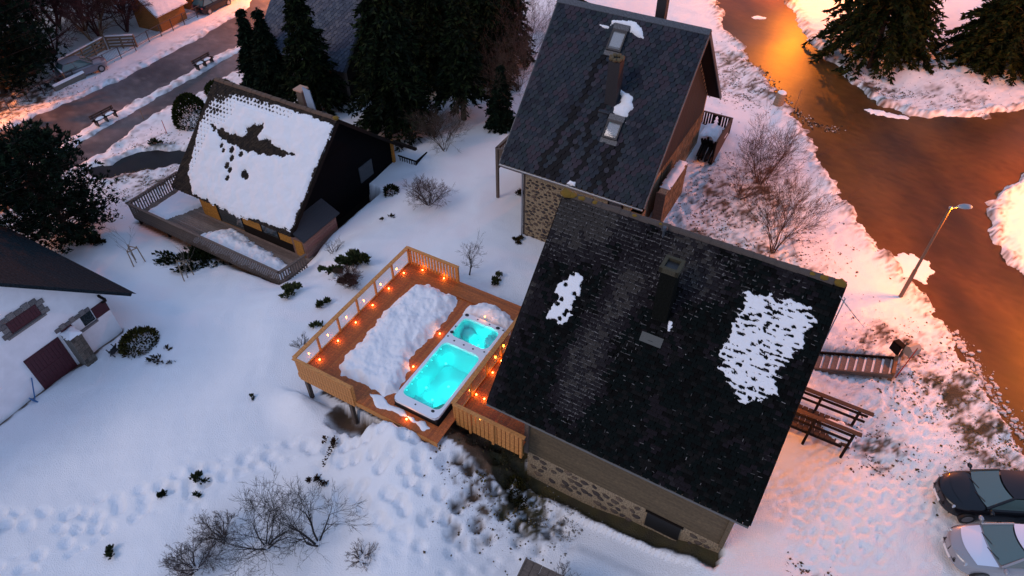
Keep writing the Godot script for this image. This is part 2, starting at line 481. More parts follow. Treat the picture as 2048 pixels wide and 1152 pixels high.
			if mu > -9.2 and mu < 2.0 and mv > -1.62 and mv < (7.2 if mu < -1.6 else 12.5):
				var edge := minf(minf(mu + 9.2, 2.0 - mu), minf(mv + 1.62, (7.2 if mu < -1.6 else 12.5) - mv))
				h = lerpf(h, minf(h, -0.45), smoothstep(0.0, 0.35, edge))
				if edge > 0.6: dirt = maxf(dirt, 0.85)
			# ploughed snow heaped against the front of the deck
			var hx := mu + 3.7; var hz := mv + 1.95
			h += 1.15 * exp(-(hx * hx) / 2.6 - (hz * hz) / 0.7) * (1.0 + 0.35 * d3) * smoothstep(-1.35, -1.7, mv)
			h += 0.55 * exp(-pow(mu + 0.9, 2) / 2.2 - pow(mv + 0.9, 2) / 0.9) * (1.0 + 0.4 * d3) * smoothstep(0.0, -0.4, mv)
			h += 0.9 * exp(-pow(mu + 8.9, 2) / 1.2 - pow(mv + 2.0, 2) / 0.7) * (1.0 + 0.4 * d3) * smoothstep(-1.4, -1.75, mv)
			if mu > 10.5 and mu < 14.2 and mv > 10.9 and mv < 12.4: h = minf(h, 0.1 - (14.0 - mu) * 0.364 - 0.22)
			if mu > 9.8 and mu < 12.6 and mv > 6.3 and mv < 8.0: h = minf(h, -0.7)
			if mu > -7.4 and mu < -4.8 and mv > -2.3 and mv < -1.2:
				h -= 0.7 * smoothstep(-7.4, -6.8, mu) * smoothstep(-4.8, -5.4, mu)
				dirt = maxf(dirt, clampf(0.75 + d3, 0, 1) * smoothstep(-2.3, -1.7, mv))
			if mu > 1.3 and mu < 10.0 and mv > -0.5 and mv < 0.6:
				var s := smoothstep(-0.35, -0.05, mv + d3 * 0.25)
				h -= 0.35 * s
				dirt = maxf(dirt, s * 0.97); kind = 1.0
			elif mu > 1.9 and mu < 10.2 and mv > -2.6 and mv <= -0.5:    # a drifted path below the wall
				h -= 0.22 * smoothstep(-1.9, -1.3, mv + 0.08 * b) * smoothstep(10.2, 8.0, mu)
			var cm: Vector3 = cf * Vector3(x, 0, zz)
			if cm.x > -2.9 and cm.x < 10.9 and -cm.z > -2.4 and -cm.z < 7.6 and -cm.z < 9.0:
				var e2 := minf(minf(cm.x + 2.9, 10.9 - cm.x), -cm.z + 2.4)
				h = lerpf(h, minf(h, -4.35), smoothstep(0.0, 0.6, e2))
				if e2 > 0.2: dirt = maxf(dirt, smoothstep(0.2, 0.6, e2) * 0.95)
			var wm: Vector3 = wf * Vector3(x, 0, zz)
			if wm.x > -0.3 and wm.x < 0.5 and wm.z < 12.0 and wm.z > 0.0:
				h -= 0.12 * smoothstep(0.5, 0.1, wm.x)
				dirt = maxf(dirt, clampf(smoothstep(0.35, 0.1, wm.x + d3 * 0.4), 0, 1) * 0.8)
			if dirt > 0.0:
				var g := Color(0.115, 0.066, 0.036) if kind < 0.5 else (Color(0.055, 0.045, 0.015) if kind < 1.5 else Color(0.13, 0.12, 0.11))
				col = col.lerp(g.lerp(Color(0.02, 0.016, 0.012), clampf(0.5 + b * 1.5, 0, 1) * 0.5), smoothstep(0.05, 0.85, dirt))
				h -= 0.05 * dirt
			P.append(Vector3(x, h, zz)); C.append(col)
	row_z = rows; col_t = cols; sheet = P
	var go := struct("ground", grid_mesh(P, cols.size(), rows.size(), C, PackedByteArray(), true), mats.snow)
	go.set_meta("label", "snow covered hillside with footprints and bare muddy patches")
	# --- road sheets, a hand below the snow
	var names := ["road", "street", "side_lane", "driveway"]
	for k in roads.size():
		var r: PackedVector2Array = roads[k]
		var lo := Vector2(1e9, 1e9); var hi := Vector2(-1e9, -1e9)
		for p in r:
			lo = lo.min(p); hi = hi.max(p)
		var st := 0.28 if k == 0 else 0.35
		lo -= Vector2(1.5, 1.5)
		var nx := int((hi.x - lo.x + 1.5) / st) + 1
		var nz := int((hi.y - lo.y + 1.5) / st) + 1
		var rp := PackedVector3Array(); var rc := PackedColorArray(); var keep := PackedByteArray()
		for j in nz:
			for i in nx:
				var q := lo + Vector2(i, j) * st
				var sd := poly_sd(r, q)
				rp.append(Vector3(q.x, base_at(q.x, q.y) + 0.012 - 0.004 * k + n1.get_noise_2d(q.x, q.y) * 0.02, q.y))
				var ft := 1.0 + 0.28 * n2.get_noise_2d(q.x * 2.5, q.y * 2.5) + 0.15 * n3.get_noise_2d(q.x, q.y)
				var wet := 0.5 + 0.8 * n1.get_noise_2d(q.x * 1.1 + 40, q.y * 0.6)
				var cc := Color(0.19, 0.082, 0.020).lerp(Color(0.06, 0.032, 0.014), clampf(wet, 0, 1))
				if k == 1 or k == 2: cc = Color(0.18, 0.17, 0.185).lerp(Color(0.10, 0.095, 0.105), clampf(wet, 0, 1)).lerp(Color(0.3, 0.27, 0.27), clampf(n3.get_noise_2d(q.x * 1.3, q.y * 1.3) * 1.5 - 0.25, 0, 0.6))
				if k == 3: cc = Color(0.018, 0.018, 0.02)
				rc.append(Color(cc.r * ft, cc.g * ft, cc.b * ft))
				keep.append(1 if sd > -0.9 else 0)
		struct(names[k], grid_mesh(rp, nx, nz, rc, keep), mats.asphalt)

# ---------------------------------------------------------------- roofs
func tile_shape(w: float, l: float, th: float, kind: String, col: Color) -> MB:   # lies on y = 0, lower edge at +z
	var b := MB.new()
	var o := []
	if kind == "rect":
		o = [Vector2(-w / 2, -l * 0.55), Vector2(w / 2, -l * 0.55), Vector2(w / 2, l * 0.5), Vector2(-w / 2, l * 0.5)]
	else:
		o = [Vector2(-w * 0.5, -l * 0.55), Vector2(w * 0.5, -l * 0.55), Vector2(w * 0.5, l * 0.2), Vector2(w * 0.3, l * 0.48), Vector2(0, l * 0.55), Vector2(-w * 0.3, l * 0.48), Vector2(-w * 0.5, l * 0.2)]
	var up := []
	for p in o: up.append(Vector3(p.x, th + (p.y + l * 0.55) / l * th * 1.5, p.y))
	for i in range(1, o.size() - 1): b.tri(up[0], up[i], up[i + 1], col)
	for i in range(1, o.size()):
		var a: Vector3 = up[i]; var d: Vector3 = up[(i + 1) % o.size()]
		b.quad(a, Vector3(a.x, 0, a.z), Vector3(d.x, 0, d.z), d, col)
	return b

func lay_tiles(roof: Node3D, L: float, S: float, tw: float, row: float, kind: String, called: String, palette: Array, pick: Callable, m: Material, most: int):
	var shapes := []; var meshes := []
	for c in palette:
		var s := tile_shape(tw * (0.95 if kind == "rect" else 0.93), row * 1.3, 0.034 if kind == "rect" else 0.036, kind, c)
		shapes.append(s); meshes.append(s.mesh())
	var rest := MB.new()
	var nj := int(S / row)
	var ni := int(L / tw)
	var made := 0
	for j in nj:
		for i in ni + (j % 2):
			var x := (i + 0.5) * L / ni - (0.5 * L / ni if j % 2 else 0.0)
			var t := (j + 0.5) * row
			var kx := 1.0
			if j % 2 and (i == 0 or i == ni):
				kx = 0.5
				x += L / ni * 0.25 * (1 if i == 0 else -1)
			var xf := Transform3D(Basis(Vector3.UP, rng.randfn(0, 0.025)).rotated(Vector3.RIGHT, rng.randf_range(0.02, 0.09)), Vector3(x + rng.randfn(0, 0.008), 0.012 + rng.randf() * 0.012, -t + rng.randfn(0, 0.008)))
			xf.basis = xf.basis.scaled_local(Vector3(kx, 1, 1))
			var k: int = pick.call(x, t)
			if made < most:
				obj(called, meshes[k], m, roof, xf)
				made += 1
			else:
				var s: MB = shapes[k]
				for q in s.v.size():
					rest.v.append(xf * s.v[q]); rest.n.append(xf.basis * s.n[q]); rest.c.append(s.c[q])
	stuff(called, rest.mesh(), m, roof)

func snow_patch(label: String, xf: Transform3D, poly: PackedVector2Array, step: float, thick: float, amp: float, extra: Callable) -> MeshInstance3D:
	# snow lying on a plane: poly in (x, up the slope)
	var lo := Vector2(1e9, 1e9); var hi := Vector2(-1e9, -1e9)
	for p in poly:
		lo = lo.min(p); hi = hi.max(p)
	lo -= Vector2.ONE * amp; hi += Vector2.ONE * amp
	var nx := int((hi.x - lo.x) / step) + 2
	var nz := int((hi.y - lo.y) / step) + 2
	var P := PackedVector3Array(); var K := PackedByteArray()
	for j in nz:
		for i in nx:
			var q := Vector2(lo.x + i * step, hi.y - j * step)
			var d := poly_sd(poly, q) + n2.get_noise_2d(q.x * 1.6 + xf.origin.x * 9.0, q.y * 1.6) * amp
			d = extra.call(q, d)
			var h := thick * (clampf(d / (thick * 2.2), 0.0, 1.0) ** 0.6 * (1.0 + 0.5 * n2.get_noise_2d(q.x + 50, q.y))) if d > 0.0 else maxf(d, -0.03)
			P.append(Vector3(q.x, h + 0.035, -q.y)); K.append(1 if d > 0.0 else 0)
	var o := obj("snow_patch", grid_mesh(P, nx, nz, PackedColorArray(), K), mats.snow_plain, self, xf)
	tag(o, label, "snow patch")
	return o

func gable_house(called: String, label: String, e: Vector3, g: Dictionary) -> Node3D:
	# walls u0..u1, roof 0..L, eave he, ridge hr at run; the gables are pentagons, the back mirrors the front
	var t := thing(called, label, "house", frame(e))
	var run: float = g.run
	var a := atan2(g.hr - g.he, run)
	var inset: float = g.inset
	var yw: float = g.he + tan(a) * inset - 0.10
	var yr: float = g.hr - 0.16
	boxp("wall", t, g.front, g.u0, g.u1, g.base, yw, -inset - 0.3, -inset)
	boxp("wall", t, g.side, g.u0, g.u1, g.base, yw, -2 * run + inset, -2 * run + inset + 0.3)
	for s in [g.u0, g.u1 - 0.25]:
		var b := MB.new()
		b.prism([Vector2(g.base, -inset - 0.303), Vector2(yw + 0.2, -inset - 0.303), Vector2(yr, -run), Vector2(yw + 0.2, -2 * run + inset + 0.303), Vector2(g.base, -2 * run + inset + 0.303)], s, s + 0.25)
		obj("gable_wall", b.mesh(), g.side, t)
	var S := sqrt(run * run + (g.hr - g.he) * (g.hr - g.he))
	var sf := slope_frame(g.he, g.hr, run)
	var b := MB.new()
	b.span(0, g.L, -0.13, 0.0, -S, 0)
	var front := obj("roof", b.mesh(), g.under, t, sf)
	var back := obj("roof", b.mesh(), g.back, t, Transform3D(Basis(Vector3.UP, PI), Vector3(g.L, 0, -2 * run)) * sf)
	t.set_meta("front", front)
	for k in 2:                       # barge boards along the rakes
		var x = -0.03 if k == 0 else g.L + 0.03
		for z in [front, back]:
			var q := MB.new()
			q.span(x - 0.025, x + 0.025, -0.2, 0.02, -S, 0.0)
			obj("barge_board", q.mesh(), g.trim, t, z.transform)
	return t

func ridge_caps(t: Node3D, L: float, hr: float, run: float, step: float, r: float, m: Material):
	var b := MB.new()
	for k in 9:
		var a0 := PI * (0.08 + 0.84 * k / 9.0); var a1 := PI * (0.08 + 0.84 * (k + 1) / 9.0)
		var p := Vector3(0, sin(a0), cos(a0)) * r; var q := Vector3(0, sin(a1), cos(a1)) * r
		b.quad(p, q, q * 1.12 + Vector3(step * 1.05, 0, 0), p * 1.12 + Vector3(step * 1.05, 0, 0))
	var me := b.mesh()
	var n := int(L / step)
	for i in n:
		obj("ridge_tile", me, m, t, Transform3D(Basis(Vector3.RIGHT, rng.randfn(0, 0.05)), Vector3(i * L / n, hr - r * 0.42 + rng.randfn(0, 0.008), -run)))

func boards(b: MB, x0: float, x1: float, y0: float, y1: float, z: float, h: float, c: Color):   # lapped boards on a wall facing +z
	var n := int((y1 - y0) / h)
	for i in n:
		var y := y0 + (y1 - y0) * i / n
		var k := rng.randf_range(0.82, 1.12)
		b.box(Transform3D(Basis(Vector3.RIGHT, -0.10), Vector3((x0 + x1) / 2, y + (y1 - y0) / n / 2, z + 0.014)), Vector3(x1 - x0, (y1 - y0) / n * 1.02, 0.022), Color(c.r * k, c.g * k, c.b * k))

func main_house():
	var g := {"run": 6.1, "he": 2.0, "hr": 8.24, "inset": 0.45, "u0": 1.62, "u1": 9.92, "L": 10.38, "base": -3.4, "front": mats.mortar, "side": mats.siding, "under": mats.dark_wood, "back": mats.dark_wood, "trim": mats.dark_wood}
	var t := gable_house("stone_house", "near house with dark mossy tile roof and boarded wall beside the hot tub deck", EA, g)
	var S := 8.726
	var lm := FastNoiseLite.new(); lm.frequency = 0.35; lm.fractal_octaves = 3; lm.seed = 31
	var pal := [Color(0.009, 0.011, 0.011), Color(0.011, 0.014, 0.014), Color(0.016, 0.016, 0.016), Color(0.009, 0.015, 0.014), Color(0.024, 0.023, 0.024), Color(0.038, 0.035, 0.036), Color(0.075, 0.068, 0.066)]
	var pick := func(x: float, t2: float) -> int:
		var up := smoothstep(5.6, 8.0, t2) * smoothstep(11.5, 1.5, x) * 1.1
		var band := exp(-pow((x - 3.4 - 0.12 * (t2 - 4.0)) / 0.85, 2)) * smoothstep(0.2, 2.0, t2)
		var edge := exp(-x / 0.5) * 0.9
		var k := maxf(maxf(up, band), edge) + lm.get_noise_2d(x, t2) * 0.8 + rng.randf() * 0.55
		if k > 1.3: return 6
		if k > 0.95: return 5
		if k > 0.6: return 4
		return rng.randi() % 4
	lay_tiles(t.get_meta("front"), 10.38, S, 0.215, 0.155, "rect", "tile", pal, pick, mats.tile, 300)
	# light lichen flecks along tile edges, as fine relief on the upper roof
	var fl := MB.new()
	for i in 15000:
		var x := rng.randf() * 10.3
		var v := rng.randf() * 8.6
		var up := smoothstep(5.4, 7.6, v) * smoothstep(10.5, 1.5, x)
		var band := exp(-pow((x - 3.4 - 0.12 * (v - 4.0)) / 0.8, 2)) * smoothstep(0.2, 2.0, v)
		if rng.randf() > maxf(up * 0.8, band) * (0.75 + 1.3 * lm.get_noise_2d(x * 2.0, v * 2.0)) + 0.022: continue
		var j := floorf(v / 0.155)
		var k := 0.05 + 0.30 * rng.randf() * rng.randf()
		fl.box(Transform3D(Basis(Vector3.UP, rng.randfn(0, 0.1)), Vector3(x, 0.098, -(j * 0.155 - 0.012 + rng.randfn(0, 0.006)))), Vector3(rng.randf_range(0.03, 0.15), 0.012, rng.randf_range(0.012, 0.03)) if i % 4 else Vector3(rng.randf_range(0.012, 0.03), 0.012, rng.randf_range(0.04, 0.12)), Color(k, k * 0.95, k * 0.92))
	stuff("lichen", fl.mesh(), mats.stone, t.get_meta("front"))
	ridge_caps(t, 10.38, 8.24, 6.1, 0.38, 0.15, mat("ridge_clay", Color(0.13, 0.10, 0.085), 0.95, {"tex": tex.lich, "uv": 1.6}))
	var mo := MB.new()
	for p in [[0.1, 0.34], [0.35, 0.24], [0.75, 0.2], [1.3, 0.16], [2.9, 0.12], [3.9, 0.1], [10.2, 0.28], [9.7, 0.2], [9.3, 0.14]]:
		mo = MB.new()
		mo.blob(Transform3D(Basis(), Vector3(p[0], 8.30, -6.05)), Vector3(p[1] * 0.8, p[1] * 0.45, p[1] * 0.6), 8, 5, rng, 0.25)
		obj("moss", mo.mesh(), mats.moss, t)
	# boarded upper wall, stone base
	var b := MB.new()
	boards(b, 1.62, 9.92, -0.82, 2.2, -0.449, 0.115, Color(1, 1, 1))
	stuff("siding", b.mesh(), mats.siding, t)
	boxp("corner_post", t, mats.old_wood, 1.50, 1.68, -0.85, 2.3, -0.47, -0.33)
	boxp("corner_post", t, mats.siding, 9.80, 9.97, -0.85, 2.1, -0.47, -0.33)
	for i in 84:
		var x: float = 1.95 + (i % 21) * 0.385 + (0.19 if int(i / 21.0) % 2 else 0.0) + rng.randfn(0, 0.05)
		var y: float = -1.08 - 0.37 * int(i / 21.0) + rng.randfn(0, 0.05)
		if (x > 6.65 and x < 8.65) or x > 9.65 or rng.randf() < 0.12: continue
		var s := rng.randf_range(0.09, 0.155)
		var c := Color(0.075, 0.06, 0.055).lerp(Color(0.3, 0.21, 0.14), rng.randf() * rng.randf())
		var q := MB.new()
		q.blob(Transform3D(Basis(Vector3.BACK, rng.randfn(0, 0.3)), Vector3(x, y, -0.445)), Vector3(s * 1.35, s * 0.8, 0.085), 8, 4, rng, 0.14, c)
		obj("stone", q.mesh(), mats.stone, t)
	# cellar window and its timber lintel
	var w := boxp("window", t, mats.black_plastic, 6.98, 8.36, -1.95, -0.92, -0.46, -0.38)
	boxp("frame", w, mats.dark_wood, 6.9, 8.44, -0.92, -0.84, -0.47, -0.36)
	boxp("sill", w, mats.mortar, 6.9, 8.44, -2.03, -1.95, -0.5, -0.36)
	# gutter
	var gu := MB.new()
	gu.tube(Vector3(0.0, 1.93, 0.05), Vector3(10.38, 1.93, 0.05), 0.05, 0.05, 8)
	obj("gutter", gu.mesh(), mat("gutter_zinc", Color(0.10, 0.105, 0.11), 0.5), t)
	# door and lamp on the far gable
	boxp("door", t, mats.dark_wood, 9.921, 9.99, 0.02, 2.05, -7.6, -6.7)
	var lmp := boxp("wall_lamp", t, mat("lamp_glow", Color(1, 0.6, 0.25), 0.5, {"glow": Color(1, 0.55, 0.2), "power": 4.0}), 9.97, 10.07, 2.0, 2.18, -5.6, -5.48)
	light(lmp, Vector3(10.16, 2.05, -5.54), Color(1.0, 0.58, 0.16), 7.0, 0.06)
	# chimney
	var S2 := (frame(EA) * slope_frame(2.0, 8.24, 6.1)).translated_local(Vector3(0, 0.04, 0))
	var ch := MB.new()
	ch.span(4.78, 5.34, 4.9, 8.35, -5.55, -4.0)
	var cst := MB.new()
	cst.span(4.80, 5.36, 5.0, 8.25, -4.32, -3.72)
	var chim := obj("chimney", cst.mesh(), mat("chim_dark", Color(0.009, 0.010, 0.008), 0.9, {"spec": 0.2, "tex": tex.mottle, "uv": 1.0}), t)
	for k in 4:
		var q := MB.new()
		var sx = [4.74, 5.30, 4.74, 4.74][k]; var ex = [4.86, 5.42, 5.42, 5.42][k]
		var sz = [-4.36, -4.36, -3.78, -4.38][k]; var ez = [-3.66, -3.66, -3.66, -4.26][k]
		q.span(sx, ex, 8.25 + 0.003 * k, 8.47 + 0.003 * k, sz, ez)
		obj("cap_stone", q.mesh(), mat("cap_stone", Color(0.085, 0.075, 0.042), 0.95, {"tex": tex.mottle, "bump": tex.bmp, "uv": 2.0}), chim)
	boxp("flue", chim, mats.black_plastic, 4.87, 5.29, 8.25, 8.36, -4.25, -3.79)
	var fs := MB.new()
	fs.span(4.68, 5.5, 0.085, 0.105, -4.86, -4.5)
	obj("flashing", fs.mesh(), mat("lead", Color(0.055, 0.062, 0.06), 0.6), chim, slope_frame(2.0, 8.24, 6.1))
	var vp := MB.new()
	vp.tube(Vector3(4.15, 7.75, -5.78), Vector3(4.15, 8.35, -5.78), 0.05, 0.05, 8)
	vp.tube(Vector3(4.15, 8.35, -5.78), Vector3(4.15, 8.45, -5.78), 0.13, 0.08, 8)
	obj("vent_pipe", vp.mesh(), mats.zinc, t)
	# antenna on the gable by the ridge
	var an := thing("roof_aerial", "thin metal television aerial on the gable end beside the near roof's ridge", "aerial", frame(EA))
	var am := MB.new()
	am.tube(Vector3(10.5, 5.6, -5.5), Vector3(10.5, 8.2, -5.5), 0.022, 0.022, 6)
	am.tube(Vector3(10.5, 6.0, -5.5), Vector3(9.98, 5.8, -5.5), 0.022, 0.022, 6)
	obj("mast", am.mesh(), mats.metal_grey, an)
	am = MB.new()
	am.tube(Vector3(10.3, 8.0, -5.8), Vector3(11.1, 7.9, -5.0), 0.015, 0.015, 5)
	for i in 6:
		var p := Vector3(10.3, 8.0, -5.8).lerp(Vector3(11.1, 7.9, -5.0), i / 5.0)
		am.tube(p + Vector3(-0.2, 0, -0.2), p + Vector3(0.2, 0, 0.2), 0.008, 0.008, 4)
	obj("dipole", am.mesh(), mats.metal_grey, an)
	# snow left on the tiles
	var rows := func(q: Vector2, d: float) -> float:
		return minf(d, 0.088 + 0.08 * n2.get_noise_2d(q.x * 0.8 + 5, q.y * 0.8)) + 0.11 * n2.get_noise_2d(q.x * 4.6, q.y * 5.4) + 0.055 * sin(TAU * q.y / 0.2 + 3.5 * n2.get_noise_2d(q.x * 0.9, q.y * 0.3)) - (0.12 if cell.get_noise_2d(q.x * 1.1 + 9, q.y * 2.2) < -0.82 else 0.0)
	snow_patch("large striped patch of old snow on the right of the near dark roof", S2, pts([7.5,7.0, 7.6,7.5, 7.99,7.5, 8.6,7.55, 9.3,7.8, 9.85,7.3, 9.87,6.4, 9.7,5.95, 9.5,5.4, 9.55,4.6, 9.2,4.0, 8.65,3.85, 7.95,4.4, 7.5,5.2, 7.45,6.0, 7.8,6.5]), 0.045, 0.045, 0.30, rows)
	var lace := func(q: Vector2, d: float) -> float:
		return minf(d, 0.2) - (0.3 if cell.get_noise_2d(q.x * 1.8, q.y * 1.8 + 3) < -0.78 else 0.0)
	snow_patch("small lacy patch of snow on the left of the near dark roof", S2, pts([1.6,6.1, 1.1,5.6, 0.97,5.0, 1.25,4.9, 1.15,4.0, 1.8,4.0, 1.9,4.8, 1.95,5.5]), 0.04, 0.05, 0.28, lace)
	snow_patch("scrap of snow at the foot of the near roof's chimney", S2, pts([5.45,5.55, 5.55,5.6, 5.6,5.2, 5.5,5.1]), 0.04, 0.05, 0.08, func(_q, d): return d)

func light(o: Node3D, p: Vector3, c: Color, e: float, size: float):
	var l := OmniLight3D.new()
	l.light_color = c; l.light_energy = e; l.light_size = size
	l.omni_range = 60.0; l.omni_attenuation = 2.0; l.shadow_enabled = true
	l.position = p
	hang(l, "light", o)

# ---------------------------------------------------------------- the deck and the swim spa
func balustrade(t: Node3D, a: Vector3, b: Vector3, y0: float, y1: float, gap: float, w: float, m: Material, called := "baluster"):
	# upright boards between a and b (plan), with a broad cap
	var d := b - a
	var n := int(d.length() / gap)
	var turn := atan2(-d.z, d.x)
	var bm := BoxMesh.new(); bm.size = Vector3(w, y1 - y0 - 0.05, 0.03)
	for i in n:
		var p := a + d * ((i + 0.5) / n)
		obj(called, bm, m, t, Transform3D(Basis(Vector3.UP, turn), Vector3(p.x, (y0 + y1 - 0.05) / 2, p.z)))
	var c := MB.new()
	var dn := d.normalized()
	c.box(Transform3D(Basis(Vector3.UP, turn), (a + b) / 2 + Vector3(0, y1, 0)), Vector3(d.length() + 0.14, 0.045, 0.16))
	obj("hand_rail", c.mesh(), m, t)
	for y in [y0 + 0.1, y1 - 0.12]:
		c = MB.new()
		c.box(Transform3D(Basis(Vector3.UP, turn), (a + b) / 2 + Vector3(0, y, 0) + Vector3(dn.z, 0, -dn.x) * 0.04), Vector3(d.length(), 0.09, 0.035))
		obj("rail", c.mesh(), m, t)

func glass_rail(t: Node3D, a: Vector3, b: Vector3, n: int, y1: float):
	var d := b - a
	var turn := atan2(-d.z, d.x)
	for i in n + 1:
		var p := a + d * (float(i) / n)
		var q := MB.new()
		q.box(Transform3D(Basis(Vector3.UP, turn), Vector3(p.x, y1 / 2 - 0.1, p.z)), Vector3(0.09, y1 + 0.16, 0.09))
		obj("post", q.mesh(), mats.rail, t)
		if i < n:
			var e := a + d * (float(i + 1) / n)
			q = MB.new()
			q.box(Transform3D(Basis(Vector3.UP, turn), Vector3((p.x + e.x) / 2, y1 / 2 + 0.02, (p.z + e.z) / 2)), Vector3(p.distance_to(e) - 0.14, y1 - 0.18, 0.012))
			obj("glass_panel", q.mesh(), mats.clear_pane, t)
			var k := MB.new()
			k.box(Transform3D(Basis(Vector3.UP, turn), Vector3((p.x + e.x) / 2, 0.06, (p.z + e.z) / 2)), Vector3(p.distance_to(e) - 0.09, 0.05, 0.05))
			obj("bottom_rail", k.mesh(), mats.rail, t)
	var c := MB.new()
	c.box(Transform3D(Basis(Vector3.UP, turn), (a + b) / 2 + Vector3(0, y1, 0)), Vector3(d.length() + 0.16, 0.05, 0.2))
	obj("hand_rail", c.mesh(), mats.rail, t)

func deck_and_spa():
	var t := thing("timber_deck", "orange brown timber deck with glass and board railings around the hot tub", "deck", frame(EA))
	var b := MB.new()
	var x := -8.95
	while x < 1.55:                                    # planks run away from the eave
		var k := rng.randf_range(0.72, 1.12)
		var r := rng.randf_range(0.9, 1.15)
		var z0 := -5.95 if x < -1.5 else -12.4
		var z1 := 1.5 if x < -1.55 else 0.1
		if not (x > -4.35 and x < -1.98):
			b.span(x, x + 0.128, -0.05, rng.randf() * 0.004, z0, z1, Color(k, k * r, k * r))
		else:
			b.span(x, x + 0.128, -0.05, 0.002, z0, -5.0, Color(k, k * r, k * r))
			b.span(x, x + 0.128, -0.05, 0.002, 0.84, z1, Color(k, k * r, k * r))
		x += 0.135
	stuff("deck_plank", b.mesh(), mats.deck, t)
	b = MB.new()
	for i in 6:
		var k := rng.randf_range(0.75, 1.1)
		b.span(-8.95, -5.9, -0.05, 0.003, -6.93 + i * 0.163, -6.93 + i * 0.163 + 0.155, Color(k, k, k))
		b.span(-5.89, -1.56, -0.05, 0.06, -6.93 + i * 0.163, -6.93 + i * 0.163 + 0.155, Color(k * 0.9, k, k))
	stuff("border_plank", b.mesh(), mats.deck, t)
	# fascia, joists and stilts
	boxp("fascia", t, mats.rail, -9.0, -1.55, -0.32, -0.052, 1.5, 1.54)
	boxp("fascia", t, mats.rail, -9.04, -9.0, -0.32, -0.052, -6.95, 1.54)
	boxp("fascia", t, mats.rail, -9.0, 1.6, -0.32, -0.052, -7.0, -6.96)
	for i in 8: boxp("joist", t, mats.rail, -8.9, -4.4, -0.25, -0.055, -6.8 + i * 1.15, -6.74 + i * 1.15)
	for p in [[-8.85, 1.35], [-6.3, 1.35], [-8.85, -1.5], [-8.85, -4.2], [-8.85, -6.8], [-5.6, -6.8], [-5.6, -2.0]]:
		boxp("stilt", t, mats.old_wood, p[0] - 0.08, p[0] + 0.08, -3.2, -0.26, p[1] - 0.08, p[1] + 0.08)
	glass_rail(t, Vector3(-8.95, 0, -6.88), Vector3(-8.95, 0, 1.46), 6, 1.05)
	balustrade(t, Vector3(-8.9, 0, -6.9), Vector3(-5.92, 0, -6.9), -0.05, 1.05, 0.185, 0.13, mats.rail)
	balustrade(t, Vector3(-8.9, 0, 1.58), Vector3(-5.8, 0, 1.58), -0.34, 1.05, 0.16, 0.14, mats.rail)
	boxp("post", t, mats.rail, -5.97, -5.87, -0.3, 1.03, -6.95, -6.85)
	boxp("post", t, mats.rail, -5.86, -5.76, -0.3, 1.03, 1.45, 1.55)
	glass_rail(t, Vector3(-1.58, 0, -6.3), Vector3(-1.58, 0, 0.1), 5, 1.05)
	balustrade(t, Vector3(-1.5, 0, 0.17), Vector3(1.72, 0, 0.17), -0.34, 1.05, 0.19, 0.165, mats.rail)
	for p in [-0.75, 0.35, 1.65]: boxp("post", t, mats.rail, p - 0.05, p + 0.05, -0.36, 1.02, 0.20, 0.27)
	boxp("joist", t, mats.rail, -1.5, 1.6, -0.3, -0.06, 0.0, 0.06)
	# --- swim spa
	var s := thing("swim_spa", "long white swim spa hot tub filled with glowing turquoise water", "hot tub", frame(EA))
	var U0 := -4.27; var U1 := -2.02; var V0 := -0.83; var V1 := 4.98; var Y := 0.40
	var rim := MB.new()
	var iw := 0.14
	# basin outlines (u, v)
	var big := round_poly(U0 + iw, U1 - iw, V0 + 0.42, 2.98, 0.28)
	var small := round_poly(U0 + iw, U1 - iw, 3.42, V1 - 0.26, 0.3)
	var outer := round_poly(U0, U1, V0, V1, 0.22)
	rim_with_holes(rim, outer, [big, small], Y)
	for p in [[outer, Y, Y - 0.13, 1.0], [big, Y, Y - 0.15, 1.0], [small, Y, Y - 0.15, 1.0]]:
		var q: PackedVector2Array = p[0]
		for i in q.size():
			var a := q[i]; var c := q[(i + 1) % q.size()]
			rim.quad(Vector3(a.x, p[1], -a.y), Vector3(c.x, p[1], -c.y), Vector3(c.x, p[2], -c.y), Vector3(a.x, p[2], -a.y))
	obj("rim", rim.mesh(), mats.acrylic, s)
	var tub := MB.new()
	for bs in [[big, -0.95], [small, -0.65]]:
		var q: PackedVector2Array = bs[0]
		var cen := Vector2.ZERO
		for p in q: cen += p / q.size()
		for i in q.size():
			var a := q[i]; var c := q[(i + 1) % q.size()]
			var a2 := cen + (a - cen) * 0.86; var c2 := cen + (c - cen) * 0.86
			tub.quad(Vector3(a.x, Y - 0.15, -a.y), Vector3(c.x, Y - 0.15, -c.y), Vector3(c2.x, bs[1], -c2.y), Vector3(a2.x, bs[1], -a2.y))
			tub.tri(Vector3(cen.x, bs[1], -cen.y), Vector3(a2.x, bs[1], -a2.y), Vector3(c2.x, bs[1], -c2.y))
	obj("basin", tub.mesh(), mat("basin", Color(0.09, 0.52, 0.54), 0.4), s)
	# moulded seats in the small end, steps at the near end
	var se := MB.new()
	se.blob(Transform3D(Basis(), Vector3(-3.75, -0.45, -4.45)), Vector3(0.42, 0.36, 0.35), 14, 8, rng, 0.0)
	se.blob(Transform3D(Basis(), Vector3(-2.6, -0.45, -4.45)), Vector3(0.42, 0.36, 0.35), 14, 8, rng, 0.0)
	se.blob(Transform3D(Basis(), Vector3(-3.85, -0.45, -3.7)), Vector3(0.33, 0.36, 0.3), 14, 8, rng, 0.0)
	for k in 3: se.span(-4.05, -3.1, -0.95, -0.62 + 0.2 * k, 0.28 - 0.30 * (2 - k) - 0.05, 0.30 - 0.30 * (1 - k) - 0.35 + 0.3)
	obj("seat", se.mesh(), mat("basin", Color(1, 1, 1)), s)
	var sk := MB.new()
